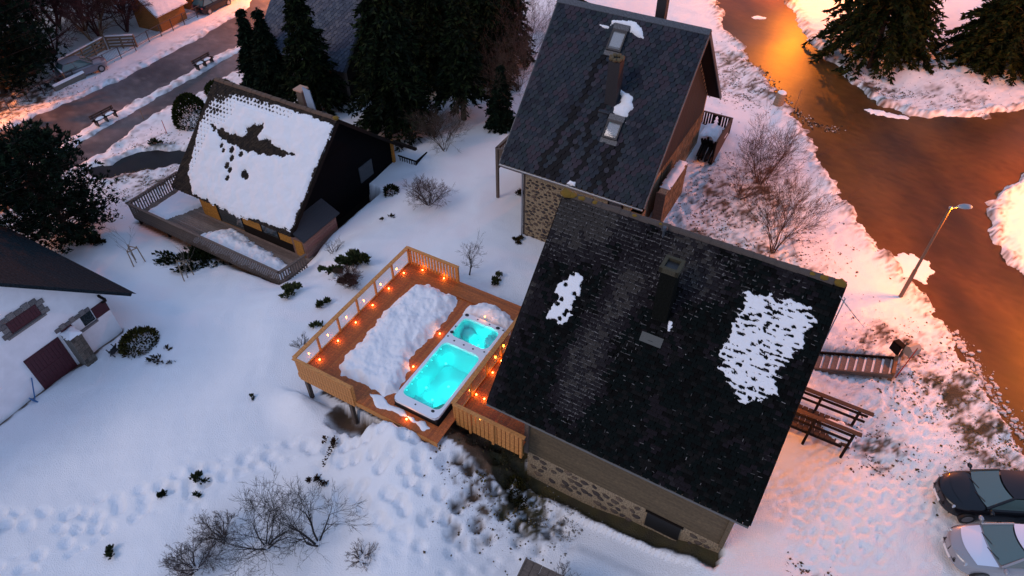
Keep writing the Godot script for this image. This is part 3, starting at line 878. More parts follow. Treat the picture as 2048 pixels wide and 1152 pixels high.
	sk.span(U0 + 0.06, U1 - 0.06, -1.2, Y - 0.131, -V1 + 0.06, -V0 - 0.06)
	var skm := MB.new()
	for q in [[U0 + 0.05, U0 + 0.09, -V1 + 0.05, -V0 - 0.05], [U1 - 0.09, U1 - 0.05, -V1 + 0.05, -V0 - 0.05], [U0 + 0.09, U1 - 0.09, -V0 - 0.09, -V0 - 0.05], [U0 + 0.09, U1 - 0.09, -V1 + 0.05, -V1 + 0.09]]:
		skm.span(q[0], q[1], -1.2, Y - 0.1, q[2], q[3])
	obj("skirt", skm.mesh(), mats.black_plastic, s)
	for bs in [big, small]:
		var q: PackedVector2Array = bs
		var lo := q[0]; var hi := q[0]
		for p in q:
			lo = lo.min(p); hi = hi.max(p)
		var P := PackedVector3Array()
		var nx := 40; var nz := int(40 * (hi.y - lo.y) / (hi.x - lo.x))
		for j in nz:
			for i in nx:
				var u := lerpf(lo.x + 0.003, hi.x - 0.003, i / (nx - 1.0)); var v := lerpf(hi.y - 0.003, lo.y + 0.003, j / (nz - 1.0))
				P.append(Vector3(u, Y - 0.1 + 0.012 * n2.get_noise_2d(u * 3, v * 3), -v))
		obj("water_surface", grid_mesh(P, nx, nz), mats.water, s)
	var dots := [[-4.1, 4.95, 0.09], [-2.4, 5.0, 0.09], [-4.13, 3.6, 0.09], [-3.5, 4.88, 0.035], [-2.85, 4.88, 0.035], [-2.12, 4.88, 0.04], [-4.18, 3.98, 0.04], [-4.16, 3.3, 0.04], [-3.75, 3.2, 0.04], [-3.23, 3.2, 0.04], [-2.74, 3.2, 0.04], [-2.2, 3.3, 0.04], [-2.4, -0.52, 0.07], [-3.23, -0.6, 0.035]]
	for d in dots:
		var q := MB.new()
		q.blob(Transform3D(Basis(), Vector3(d[0], Y, -minf(d[1], V1 - 0.12))), Vector3(d[2] * 1.2, 0.035, d[2]), 10, 4, rng, 0.0, Color.WHITE, true)
		obj("headrest" if d[2] > 0.08 else "jet_knob", q.mesh(), mats.black_plastic, s)
	var gl := mat("tub_led", Color(0.2, 1, 1), 0.4, {"glow": Color(0.25, 0.95, 1.0), "power": 2.0})
	for d in [[-3.1, 4.2, -0.35, 2.2], [-3.9, 2.6, -0.5, 0.7], [-2.4, 2.0, -0.5, 0.8], [-3.9, 1.0, -0.5, 0.8], [-3.1, 1.6, -0.6, 1.6], [-2.4, 0.2, -0.5, 0.7], [-3.3, 0.6, -0.55, 0.9]]:
		var q := MB.new()
		q.blob(Transform3D(Basis(), Vector3(d[0], d[2] - 0.2, -d[1])), Vector3(0.07, 0.05, 0.07), 8, 4, rng, 0.0)
		var o := obj("underwater_light", q.mesh(), gl, s)
		light(o, Vector3(d[0], d[2], -d[1]), Color(0.0, 0.78, 0.74), d[3] * 0.52, 0.12)
	for k in 8:                                        # bright jets along the near side
		var q := MB.new()
		q.blob(Transform3D(Basis(), Vector3(U0 + iw + 0.05, Y - 0.17, -(2.6 - k * 0.38))), Vector3(0.025, 0.025, 0.025), 6, 4, rng, 0.0)
		obj("jet_light", q.mesh(), gl, s)
	# --- snow heaped on the planks
	heap("big heap of lumpy shovelled snow along the middle of the timber deck", pts([-7.75,5.35, -7.6,5.7, -7.1,6.0, -6.3,5.9, -5.4,6.0, -5.1,5.45, -5.0,3.9, -5.05,2.3, -5.15,1.5, -4.75,1.0, -4.45,-0.3, -4.8,-0.75, -5.9,-0.6, -7.2,-0.68, -7.65,-0.37, -7.85,0.38, -7.7,1.2, -7.95,3.4]), 0.34)
	heap("small heap of snow behind the far end of the hot tub", pts([-4.6,5.1, -4.55,5.7, -4.2,6.2, -3.35,6.5, -2.4,6.2, -2.0,5.8, -1.95,5.1]), 0.30)
	heap("thin scatter of snow on the planks before the hot tub's near end", pts([-5.5,-0.9, -4.6,-1.35, -3.8,-1.1, -2.3,-1.3, -2.0,-1.0, -4.3,-0.9, -5.0,-0.7]), 0.06)
	# --- little floor lights
	var leds := [[-8.72,6.07,"by the far corner of the left glass railing"], [-8.7,4.76,"second from the far end along the left glass railing"], [-8.68,3.43,"third from the far end along the left glass railing"], [-8.67,2.11,"third from the near end along the left glass railing"], [-8.65,0.79,"second from the near end along the left glass railing"], [-8.64,-0.51,"nearest along the left glass railing"], [-8.0,6.72,"at the foot of the far board railing, on its left"], [-6.7,6.74,"at the foot of the far board railing, on its right"], [-4.77,3.49,"beside the hot tub where its two basins meet"], [-4.7,1.25,"between the snow heap and the middle of the hot tub"], [-3.3,-1.2,"on the planks before the near end of the hot tub"], [-3.26,5.12,"in the snow at the far end of the hot tub"], [-1.4,4.27,"on the narrow upper walkway, farthest, by the house"], [-1.42,3.5,"on the narrow upper walkway, second from the far end"], [-1.42,2.72,"on the narrow upper walkway, middle, against the glass"], [-1.05,2.72,"on the narrow upper walkway, middle, on the house side"], [-1.0,1.3,"on the narrow upper walkway, near end, on the house side"], [-1.42,1.33,"on the narrow upper walkway, near end, against the glass"], [-0.4,0.02,"behind the boards of the walkway's near railing"]]
	var lm := mat("led", Color(1, 0.75, 0.4), 0.4, {"glow": Color(1.0, 0.66, 0.28), "power": 22.0})
	for d in leds:
		var y := 0.46 if d[1] == 5.12 else (0.55 if d[1] == 0.02 else 0.02)
		var o := thing("deck_light", "small round orange deck light " + d[2], "deck light", frame(EA) * Transform3D(Basis(), Vector3(d[0], y, -d[1])), "deck lights")
		var q := MB.new()
		q.tube(Vector3.ZERO, Vector3(0, 0.012, 0), 0.06, 0.06, 10)
		obj("collar", q.mesh(), mats.metal_grey, o)
		q = MB.new()
		q.blob(Transform3D(Basis(), Vector3(0, 0.03, 0)), Vector3(0.028, 0.026, 0.028), 8, 4, rng, 0.0)
		obj("bulb", q.mesh(), lm, o)
		light(o, Vector3(0, 0.1, 0), Color(1.0, 0.56, 0.16), 0.11, 0.04)

func round_poly(u0: float, u1: float, v0: float, v1: float, r: float) -> PackedVector2Array:
	var p := PackedVector2Array()
	for k in 4:
		var c := Vector2(u1 - r if k == 0 or k == 3 else u0 + r, v1 - r if k < 2 else v0 + r)
		for i in 6:
			var a := PI / 2 * (k + i / 5.0)
			p.append(c + Vector2(cos(a), sin(a)) * r)
	return p

func rim_with_holes(b: MB, outer: PackedVector2Array, holes: Array, y: float):
	# a plate on a fine grid of cells that keep clear of the holes, closed by ring strips
	var rings := [outer]
	for h in holes: rings.append(h)
	# split the plate at the middle between the two holes, and bridge each ring pair radially
	var cut := 3.2
	var parts := [[PackedVector2Array(), holes[0], -1], [PackedVector2Array(), holes[1], 1]]
	for p in parts:
		var clip := pts([-9,cut, 0,cut, 0,-9, -9,-9]) if p[2] < 0 else pts([-9,9, 0,9, 0,cut, -9,cut])
		var half := Geometry2D.intersect_polygons(outer, clip)[0]
		var hole: PackedVector2Array = p[1]
		var c := Vector2.ZERO
		for q in hole: c += q / hole.size()
		var n := 96
		for i in n:
			var d0 := Vector2.from_angle(TAU * i / n); var d1 := Vector2.from_angle(TAU * (i + 1) / n)
			var a0 := hit(hole, c, d0); var a1 := hit(hole, c, d1)
			var o0 := hit(half, c, d0); var o1 := hit(half, c, d1)
			b.quad(Vector3(a0.x, y, -a0.y), Vector3(a1.x, y, -a1.y), Vector3(o1.x, y, -o1.y), Vector3(o0.x, y, -o0.y))

func hit(p: PackedVector2Array, c: Vector2, d: Vector2) -> Vector2:
	var best = null
	for i in p.size():
		var q = Geometry2D.segment_intersects_segment(c, c + d * 30.0, p[i], p[(i + 1) % p.size()])
		if q != null and (best == null or c.distance_to(q) > c.distance_to(best)): best = q
	return best if best != null else c + d * 0.1

func heap(label: String, poly: PackedVector2Array, tall: float):
	var lo := Vector2(1e9, 1e9); var hi := Vector2(-1e9, -1e9)
	for p in poly:
		lo = lo.min(p); hi = hi.max(p)
	lo -= Vector2.ONE * 0.3; hi += Vector2.ONE * 0.3
	var st := 0.055
	var nx := int((hi.x - lo.x) / st) + 1; var nz := int((hi.y - lo.y) / st) + 1
	var P := PackedVector3Array(); var K := PackedByteArray()
	for j in nz:
		for i in nx:
			var q := Vector2(lo.x + i * st, hi.y - j * st)
			var d := poly_sd(poly, q) + 0.16 * n2.get_noise_2d(q.x * 1.5, q.y * 1.5)
			var h := d
			if d > 0.0:
				h = tall * smoothstep(0.0, tall * 1.5, d) ** 0.7 * (0.9 + 0.5 * n3.get_noise_2d(q.x * 2, q.y * 2)) + smoothstep(0, 0.2, d) * tall * 0.2 * (n2.get_noise_2d(q.x * 1.7 + 7, q.y * 1.7) - 0.35 * (cell.get_noise_2d(q.x * 1.4, q.y * 1.4) + 0.4))
			P.append(Vector3(q.x, maxf(h, -0.04 if d <= 0.0 else 0.006) , -q.y)); K.append(1 if d > 0.0 else 0)
	var o := obj("snow_heap", grid_mesh(P, nx, nz, PackedColorArray(), K), mats.snow_plain, self, frame(EA))
	tag(o, label, "snow heap")

# ---------------------------------------------------------------- the slate house
func slate_house():
	var g := {"run": 6.4, "he": 3.2, "hr": 9.75, "inset": 0.4, "u0": 1.28, "u1": 7.45, "L": 8.2, "base": -2.8, "front": mats.mortar, "side": mats.mortar, "under": mats.dark_wood, "back": mats.dark_wood, "trim": mats.zinc}
	var t := gable_house("slate_roofed_house", "tall stone house under a steep blue slate roof with two roof windows", SA, g)
	var S := 9.157
	var rf: Node3D = t.get_meta("front")
	var pal := [Color(0.030, 0.040, 0.060), Color(0.042, 0.052, 0.070), Color(0.055, 0.058, 0.076), Color(0.056, 0.045, 0.066), Color(0.020, 0.026, 0.040), Color(0.006, 0.007, 0.010), Color(0.026, 0.042, 0.052)]
	var pick := func(x: float, v: float) -> int:
		# meltwater runs that fan out down the slope from below the chimney and the lower roof window
		for w in [[4.5, 4.4, -0.42], [4.9, 6.0, -0.30], [4.8, 2.9, -0.26], [5.6, 2.8, -0.10], [5.9, 3.0, 0.04], [3.6, 7.0, -0.2]]:
			var dx: float = w[0] + (w[1] - v) * w[2] + 0.5 * n3.get_noise_2d(v * 1.3, w[0] * 9.0) - x
			if v < w[1] and absf(dx) < 0.07 + 0.15 * rng.randf(): return 5
		var k := n1.get_noise_2d(x * 3.0, v * 3.0) + rng.randf_range(-0.5, 0.5)
		if k > 0.42: return 3
		if k > 0.2: return 2
		if k < -0.45: return 4
		return [0, 1, 0, 6][rng.randi() % 4]
	lay_tiles(rf, 8.2, S, 0.30, 0.235, "scale", "slate", pal, pick, mats.slate, 300)
	var rc := MB.new()
	rc.prism([Vector2(9.80, -6.4), Vector2(9.62, -6.16), Vector2(9.66, -6.16), Vector2(9.86, -6.4), Vector2(9.66, -6.64), Vector2(9.62, -6.64)], -0.05, 8.25)
	obj("ridge_flashing", rc.mesh(), mats.zinc, t)
	var sf := slope_frame(3.2, 9.75, 6.4)
	# two roof windows
	for w in [[3.5, 4.3, 7.1, 8.2], [4.94, 5.74, 2.8, 3.75]]:
		var o := Node3D.new()
		o.transform = sf
		hang(o, "roof_window", t)
		for q in [[w[0], w[1], w[3] - 0.12, w[3]], [w[0], w[1], w[2], w[2] + 0.09], [w[0], w[0] + 0.07, w[2] + 0.09, w[3] - 0.12], [w[1] - 0.07, w[1], w[2] + 0.09, w[3] - 0.12]]:
			boxp("frame", o, mats.dark_metal, q[0], q[1], 0.0, 0.22, -q[3], -q[2])
		boxp("blind", o, mat("blind", Color(0.42, 0.46, 0.50), 0.7), w[0] + 0.1, w[1] - 0.1, 0.11, 0.14, -w[3] + 0.16, -w[2] - 0.22)
		boxp("pane", o, mats.glass, w[0] + 0.071, w[1] - 0.071, 0.17, 0.18, -w[3] + 0.121, -w[2] - 0.091)
		boxp("cover", o, mats.zinc, w[0] - 0.02, w[1] + 0.02, 0.05, 0.18, -w[3] - 0.30, -w[3] - 0.005)
		boxp("apron", o, mats.zinc, w[0] - 0.05, w[1] + 0.05, 0.085, 0.105, -w[2] + 0.01, -w[2] + 0.26)
	# chimneys
	var cd := mat("chim_dark", Color(0.016, 0.018, 0.014))
	var cstone := mat("cap_ochre", Color(0.17, 0.125, 0.06), 0.95, {"tex": tex.mottle, "bump": tex.bmp, "uv": 2.0})
	var slab := mat("slate_clad", Color(0.030, 0.026, 0.032), 0.7, {"tex": tex.mottle, "uv": 1.6})
	var c := boxp("chimney", t, slab, 4.42, 5.02, 5.6, 8.75, -3.62, -3.04)
	for k in 8:
		var a := TAU * k / 8.0
		var q := MB.new()
		q.blob(Transform3D(Basis(Vector3.UP, rng.randf() * TAU), Vector3(4.72 + 0.27 * cos(a), 8.84, -3.33 + 0.27 * sin(a))), Vector3(0.15, 0.11, 0.13), 7, 4, rng, 0.2)
		obj("cap_stone", q.mesh(), cstone, c)
	boxp("flue", c, mats.black_plastic, 4.57, 4.87, 8.7, 8.80, -3.48, -3.18)
	boxp("flashing", t, mats.zinc, 4.30, 4.88, 6.18, 6.22, -2.98, -2.62).transform = Transform3D()
	var c2 := boxp("chimney", t, slab, 5.05, 5.55, 8.4, 10.5, -7.75, -7.3)
	boxp("cap_stone", c2, cstone, 5.0, 5.6, 10.5, 10.6, -7.8, -7.25)
	boxp("flue", c2, mats.black_plastic, 5.12, 5.48, 10.6, 10.78, -7.68, -7.37)
	var rod := MB.new()
	rod.tube(Vector3(5.05, 7.3, -3.6), Vector3(5.75, 7.75, -3.95), 0.018, 0.018, 5)
	obj("stay_rod", rod.mesh(), mats.dark_metal, t)
	# rubble stones in the pale mortar: the front wall that shows beside and above the near roof
	for j in 22:
		for i in 15:
			var x := 1.5 + i * 0.345 + (0.17 if j % 2 else 0.0) + rng.randfn(0, 0.05)
			var y := -1.9 + j * 0.205 + rng.randfn(0, 0.025)
			if rng.randf() < 0.08 or (x > 4.0 and y < 0.8) or (x > 6.0 and y > 1.5): continue
			var s := rng.randf_range(0.045, 0.10) + 0.07 * rng.randf() * rng.randf()
			var q := MB.new()
			var col := Color(0.06, 0.05, 0.055).lerp(Color(0.28, 0.19, 0.13), rng.randf() * rng.randf())
			q.blob(Transform3D(Basis(Vector3.BACK, rng.randfn(0, 0.18)), Vector3(x, y, -0.395)), Vector3(s * 1.25, s * 0.62, 0.075), 8, 4, rng, 0.16, col)
			obj("stone", q.mesh(), mats.stone, t)
	var dp := MB.new()
	dp.tube(Vector3(1.22, 3.0, -0.3), Vector3(1.22, -1.9, -0.3), 0.05, 0.05, 8)
	obj("drain_pipe", dp.mesh(), mats.metal_grey, t)
	boxp("corner_board", t, mats.old_wood, 1.24, 1.36, -2.0, 2.9, -0.46, -0.39)
	var gu := MB.new()
	gu.tube(Vector3(0.0, 3.12, 0.06), Vector3(8.2, 3.12, 0.06), 0.06, 0.06, 8)
	obj("gutter", gu.mesh(), mats.metal_grey, t)
	var w := boxp("window", t, mats.zinc, 6.3, 6.95, 1.5, 2.95, -0.44, -0.36)
	boxp("frame", w, mats.dark_wood, 6.2, 6.3, 1.4, 3.0, -0.45, -0.35)
	boxp("frame", w, mats.dark_wood, 6.95, 7.05, 1.4, 3.0, -0.45, -0.35)
	# right-hand gable: masonry below, dark boards above, stone buttress and wing wall
	var bm := MB.new()
	var n := 30
	for i in n:
		var v0 := 0.75 + i * (11.3 / n)
		var vm := v0 + 0.18
		var yt := 9.75 - 0.45 - absf(vm - 6.4) * 1.023
		if yt < 2.7: continue
		var k := rng.randf_range(0.7, 1.2)
		bm.span(7.455, 7.49, 2.4, yt, -v0 - 0.36, -v0, Color(0.012 * k, 0.010 * k, 0.009 * k))
	stuff("gable_board", bm.mesh(), mats.old_wood_vc, t)
	var warm := Color(0.27, 0.18, 0.09)
	var lay := func(x: float, y0: float, y1: float, v0: float, v1: float):
		var nj := int((y1 - y0) / 0.26)
		for j in nj:
			var v := v0 + (0.0 if j % 2 else -0.2)
			while v < v1:
				var l := rng.randf_range(0.34, 0.5)
				var a := maxf(v, v0); var e := minf(v + l - 0.03, v1)
				if e - a > 0.1:
					var k := rng.randf_range(0.55, 1.1)
					var q := MB.new()
					q.span(x, x + 0.03 + rng.randf() * 0.02, y0 + j * 0.26 + 0.012, y0 + j * 0.26 + 0.25, -e, -a, Color(warm.r * k, warm.g * k, warm.b * k))
					obj("stone_block", q.mesh(), mats.stone, t)
				v += l
	lay.call(7.455, 0.3, 2.4, 5.0, 12.2)
	boxp("buttress", t, mats.mortar, 7.455, 8.05, -1.2, 2.5, -0.9, -0.42)
	for j in 9: boxp("stone_block", t, mat("warm_stone", Color(0.26, 0.165, 0.08), 0.9, {"tex": tex.mottle, "uv": 1.5}), 7.47, 8.09, 0.1 + j * 0.27, 0.34 + j * 0.27, -0.93, -0.39)
	boxp("wing_wall", t, mats.mortar, 7.9, 8.34, -1.0, 1.95, -6.9, -3.3)
	lay.call(8.342, -0.2, 1.9, 3.3, 6.9)
	boxp("corner_board", t, mats.old_wood, 7.86, 8.38, -0.6, 2.0, -3.298, -3.22)
	var wx := frame(SA) * Transform3D(Basis(), Vector3(0, 1.95, 0))
	snow_patch("long slab of snow on the wing wall at the slate house's right side", wx, pts([7.86,3.9, 8.36,3.9, 8.36,6.85, 7.86,6.85]), 0.06, 0.16, 0.06, func(_q, d): return d)
	# balcony on the left gable
	var b := thing("balcony", "grey wooden balcony on a post at the slate house's left gable", "balcony", frame(SA))
	boxp("floor", b, mats.old_wood, -2.1, 1.27, 0.5, 0.6, -9.8, -3.1)
	balustrade(b, Vector3(-2.08, 0, -3.15), Vector3(1.2, 0, -3.15), 0.45, 1.7, 0.15, 0.135, mats.old_wood)
	balustrade(b, Vector3(-2.08, 0, -9.75), Vector3(-2.08, 0, -3.2), 0.45, 1.7, 0.17, 0.10, mats.old_wood)
	for v in [-3.15, -9.7]: boxp("post", b, mats.old_wood, -2.14, -1.98, -3.0, 1.68, v - 0.08, v + 0.08)
	boxp("beam", b, mats.old_wood, -2.1, -1.94, 0.3, 0.498, -9.8, -3.05)
	# terrace with a boarded fence on the right
	var f := thing("terrace_fence", "brown boarded terrace fence with a fir shape cut in it, right of the slate house", "fence", frame(SA) * Transform3D(Basis(), Vector3(0, 0.35, 0)))
	var brown := mat("fence_wood", Color(0.075, 0.045, 0.03), 0.85, {"tex": tex.grain, "uv": 0.7})
	var x := 6.9
	while x < 8.95:
		if absf(x - 8.0) > 0.16: boxp("board", f, mats.dark_wood, x, x + 0.115, -0.5, 1.0, -13.92, -13.88)
		x += 0.17
	var zig := [Vector2(0.0, 0.95), Vector2(0.12, 0.72), Vector2(0.05, 0.72), Vector2(0.17, 0.48), Vector2(0.08, 0.48), Vector2(0.22, 0.2), Vector2(0.03, 0.2), Vector2(0.03, 0.05), Vector2(0.3, 0.05), Vector2(0.3, 0.95)]
	for s in [-1.0, 1.0]:
		var q := MB.new()
		var pl := []
		for p in zig: pl.append(Vector2(p.y, p.x * s))
		q.prism(pl, -0.02, 0.02)
		obj("cut_out_board", q.mesh(), mats.dark_wood, f, Transform3D(Basis(Vector3.UP, PI / 2), Vector3(8.06, 0, -13.9)))
	boxp("hand_rail", f, brown, 6.85, 9.05, 1.0, 1.05, -13.97, -13.83)
	boxp("rail", f, brown, 6.85, 9.0, 0.1, 0.2, -13.86, -13.82)
	x = -13.8
	while x < -10.7:
		boxp("board", f, brown, 8.98, 9.02, -0.7, 1.0, x, x + 0.15)
		x += 0.165
	boxp("hand_rail", f, brown, 8.93, 9.07, 1.0, 1.05, -13.82, -10.7)
	for v in [-13.85, -12.3, -10.75]: boxp("post", f, mats.dark_wood, 8.86, 8.97, -0.9, 1.0, v - 0.05, v + 0.05)
	snow_patch("white drift of snow inside the boarded terrace fence", frame(SA) * Transform3D(Basis(), Vector3(0, 0.6, 0)), pts([7.6,12.2, 8.2,12.6, 8.9,11.6, 8.95,13.8, 7.55,13.85]), 0.08, 0.25, 0.1, func(_q, d): return d)
	var lg := thing("log_pile", "dark pile of logs leaning below the boarded terrace fence", "log pile", frame(SA))
	for i in 11:
		var q := MB.new()
		var o := Vector3(8.0 + (i % 6) * 0.16 + rng.randfn(0, 0.03), 0.3 + 0.17 * int(i / 6.0), -11.6 + rng.randfn(0, 0.1))
		q.tube(o, o + Vector3(-0.1, 0.45 + rng.randfn(0, 0.05), 0), 0.08, 0.08, 7)
		q.tube(o + Vector3(0.1, -0.1, 1.3), o, 0.08, 0.08, 7)
		obj("log", q.mesh(), mats.dark_wood, lg)
	var flat := func(_q, d): return d
	snow_patch("arched cap of snow above the slate roof's upper window", (frame(SA) * sf).translated_local(Vector3(0, 0.04, 0)), pts([2.7,8.25, 3.2,8.3, 3.2,8.62, 3.9,8.8, 4.5,8.72, 5.0,8.4, 5.3,7.95, 4.75,8.15, 4.35,8.2, 4.32,8.45, 3.45,8.45, 3.2,8.15]), 0.05, 0.14, 0.12, flat)
	snow_patch("curved tongue of snow between the slate roof's chimney and lower window", (frame(SA) * sf).translated_local(Vector3(0, 0.04, 0)), pts([4.9,5.4, 5.3,5.35, 5.6,5.2, 5.87,4.8, 5.85,4.2, 5.85,3.75, 5.75,4.02, 4.95,4.05, 4.95,4.4, 5.15,4.5, 5.15,4.9]), 0.05, 0.16, 0.16, flat)
	snow_patch("tiny lump of snow at the slate roof's eave above the rubble wall", (frame(SA) * sf).translated_local(Vector3(0, 0.04, 0)), pts([4.0,0.0, 4.5,-0.02, 4.45,0.22, 4.15,0.25]), 0.05, 0.12, 0.08, flat)

# ---------------------------------------------------------------- the chalet
func chalet():
	var g := {"run": 5.6, "he": -1.8, "hr": 3.1, "inset": 0.42, "u0": 1.7, "u1": 9.45, "L": 10.0, "base": -5.0, "front": mats.ochre, "side": mats.dark_wood, "under": mats.dark_wood, "back": mats.dark_wood, "trim": mats.dark_wood}
	var t := gable_house("snowy_chalet", "brown chalet with a snow covered roof and a long railed deck", CA, g)
	var S := 7.441
	var pal := [Color(0.060, 0.048, 0.040), Color(0.072, 0.056, 0.045), Color(0.050, 0.042, 0.036), Color(0.085, 0.066, 0.05)]
	lay_tiles(t.get_meta("front"), 10.0, S, 0.22, 0.17, "scale", "tile", pal, func(_x, _v): return rng.randi() % 4, mats.tile, 0)
	ridge_caps(t, 10.0, 3.1, 5.6, 0.4, 0.17, mat("ridge_brown", Color(0.20, 0.125, 0.085), 0.95, {"tex": tex.lich, "uv": 1.6}))
	var mo := MB.new()
	mo.blob(Transform3D(Basis(), Vector3(9.9, 3.17, -5.55)), Vector3(0.2, 0.12, 0.18), 8, 5, rng, 0.2)
	obj("moss", mo.mesh(), mats.moss, t)
	var cross := pts([1.05,4.62, 2.0,4.62, 3.1,4.56, 3.95,4.66, 4.1,5.3, 4.35,5.62, 5.0,5.7, 5.2,5.45, 5.0,4.9, 6.0,4.85, 7.0,4.75, 8.3,4.66, 8.2,4.5, 7.0,4.2, 5.8,3.9, 4.4,3.75, 3.2,3.85, 2.3,4.05])
	var spots := [[3.5,3.55,0.16], [3.75,3.1,0.15], [3.6,2.55,0.16], [3.95,2.35,0.14], [4.0,1.85,0.13], [5.1,2.45,0.2], [5.35,2.35,0.16], [2.9,3.35,0.1], [2.6,3.6,0.1], [4.3,3.5,0.14]]
	var hole := func(q: Vector2, d: float) -> float:
		d = minf(d, 0.05 - (poly_sd(cross, q) + 0.24 * n2.get_noise_2d(q.x * 1.8 + 30, q.y * 1.8)))
		for s in spots: d = minf(d, Vector2(q.x - s[0], (q.y - s[1]) * 0.8).length() - s[2])
		# each tile still shows through near the upper left corner
		var m := smoothstep(4.6, 5.8, q.y) * smoothstep(2.7, 1.0, q.x) + 0.85 * smoothstep(6.3, 6.8, q.y) * smoothstep(7.5, 4.0, q.x) + 0.5 * exp(-absf(q.x - 0.45) / 0.35)
		if m > 0.05:
			var r := floorf(q.y / 0.26)
			var c := Vector2(fposmod(q.x + 0.15 * fposmod(r, 2.0), 0.3) - 0.15, fposmod(q.y, 0.26) - 0.13).length()
			d = minf(d, c - 0.125 * clampf(m * (0.75 + 0.8 * n3.get_noise_2d(q.x * 3, q.y * 3)), 0, 1.15))
		return d + 0.03 * sin(TAU * q.y / 0.17) * sin(TAU * q.x / 0.22)
	snow_patch("sheet of snow over the chalet roof with a dark thawed strip", (frame(CA) * slope_frame(-1.8, 3.1, 5.6)).translated_local(Vector3(0, 0.03, 0)), pts([0.75,6.55, 0.3,5.9, 0.25,4.5, 0.55,2.6, 0.85,1.2, 1.9,0.12, 6.0,-0.05, 8.0,0.18, 9.9,0.28, 9.93,7.0, 8,7.1, 5,7.05, 2.2,6.95]), 0.05, 0.13, 0.16, hole)
	# front: ochre boards, dark openings
	for w in [[3.3, 5.3, -3.55, -1.75], [7.05, 8.35, -3.0, -1.9]]:
		var o := boxp("window", t, mats.dark_glass, w[0], w[1], w[2], w[3], -0.46, -0.41)
		boxp("frame", o, mats.dark_wood, w[0] - 0.08, w[0], w[2], w[3], -0.46, -0.39)
		boxp("frame", o, mats.dark_wood, w[1], w[1] + 0.08, w[2], w[3], -0.46, -0.39)
	boxp("plinth", t, mats.dark_wood, 5.3, 9.46, -3.6, -2.95, -0.45, -0.40)
	# right-hand gable: dark tile hanging, shutter, corner board, purlin ends, small railing
	var b := MB.new()
	for j in 26:
		var y := -3.7 + j * 0.24
		var v0 := 0.7 + maxf(0.0, (y + 1.3) / 0.875); var v1 := 11.2 - v0
		if v1 - v0 < 0.3: continue
		b.box(Transform3D(Basis(Vector3.BACK, 0.08), Vector3(9.475, y, -(v0 + v1) / 2)), Vector3(0.03, 0.245, v1 - v0), Color.WHITE * rng.randf_range(0.8, 1.3))
	stuff("cladding", b.mesh(), mat("clad", Color(0.007, 0.007, 0.009), 0.85, {"spec": 0.15, "vc": 1, "tex": tex.lich, "uv": 1.5}), t)
	boxp("shutter", t, mat("shutter", Color(0.06, 0.075, 0.09), 0.7, {"tex": tex.grain, "uv": 0.7}), 9.50, 9.56, -2.5, -1.35, -8.3, -7.0)
	boxp("corner_board", t, mats.ochre, 9.44, 9.62, -3.5, -1.2, -10.62, -10.42)
	for q in [[-10.9, -1.6], [-0.3, -1.95]]: boxp("purlin", t, mats.dark_wood, 9.4, 11.3 if q[0] < -5 else 10.1, q[1], q[1] + 0.16, q[0] - 0.1, q[0] + 0.1)
	var rl := MB.new()
	rl.span(9.7, 11.2, -2.55, -2.47, -10.9, -10.82)
	for i in 7: rl.span(9.8 + i * 0.2, 9.85 + i * 0.2, -3.4, -2.55, -10.88, -10.84)
	rl.span(11.15, 11.22, -3.4, -2.5, -12.2, -10.82)
	obj("porch_rail", rl.mesh(), mats.dark_wood, t)
	# lean-to at the near right corner
	var red := mat("red_board", Color(0.34, 0.19, 0.15), 0.85, {"vc": 1, "tex": tex.grain, "uv": 0.7})
	var lt := boxp("lean_to", t, mats.dark_wood, 9.5, 10.5, -5.0, -2.1, -3.2, -0.42)
	var lb := MB.new()
	for i in 12:
		var k := rng.randf_range(0.75, 1.2)
		lb.span(10.5, 10.53, -4.4 + i * 0.2, -4.21 + i * 0.2, -3.24, -0.4, Color(k, k * rng.randf_range(0.9, 1.1), k))
		lb.span(9.5, 10.5, -4.4 + i * 0.2, -4.21 + i * 0.2, -0.42, -0.39, Color(k, k, k))
	stuff("wall_board", lb.mesh(), red, lt)
	var a := atan2(0.65, 1.33)
	var rfx := Transform3D(Basis(Vector3.BACK, -a), Vector3(10.78, -2.12, -1.78))
	var rb := MB.new()
	rb.span(-1.48, 0, 0, 0.09, -1.62, 1.62)
	for i in 9: rb.span(-0.16 - i * 0.15, -0.02 - i * 0.15, 0.09, 0.105, -1.6, 1.6)
	obj("lean_to_roof", rb.mesh(), mats.slate, lt, rfx).material_override = mat("lean_slate", Color(0.024, 0.030, 0.040), 0.6, {"tex": tex.mottle, "uv": 1.5})
	boxp("door", lt, mats.ochre, 9.7, 10.35, -4.1, -2.4, -0.389, -0.35)
	# chimney behind the ridge with a battered cowl
	var ch := boxp("chimney", t, mat("chim_stone", Color(0.20, 0.15, 0.12), 0.9, {"tex": tex.mottle, "uv": 1.5}), 6.4, 6.85, 1.0, 3.75, -6.6, -6.15)
	boxp("cap_stone", ch, mat("cap_clay", Color(0.42, 0.24, 0.17), 0.9), 6.3, 6.95, 3.75, 3.85, -6.7, -6.05)
	var cw := MB.new()
	cw.quad(Vector3(6.95, 4.1, -6.2), Vector3(7.4, 3.9, -6.3), Vector3(7.7, 2.7, -6.2), Vector3(7.2, 2.5, -6.1))
	cw.quad(Vector3(6.95, 4.1, -6.25), Vector3(7.2, 2.5, -6.15), Vector3(7.7, 2.7, -6.25), Vector3(7.4, 3.9, -6.35))
	obj("tarp", cw.mesh(), mat("tarp", Color(0.30, 0.36, 0.46), 0.5), ch)
	# deck
	var d := thing("chalet_deck", "grey weathered deck with a long baluster railing before the snowy chalet", "deck", frame(CA))
	b = MB.new()
	var v := -2.0
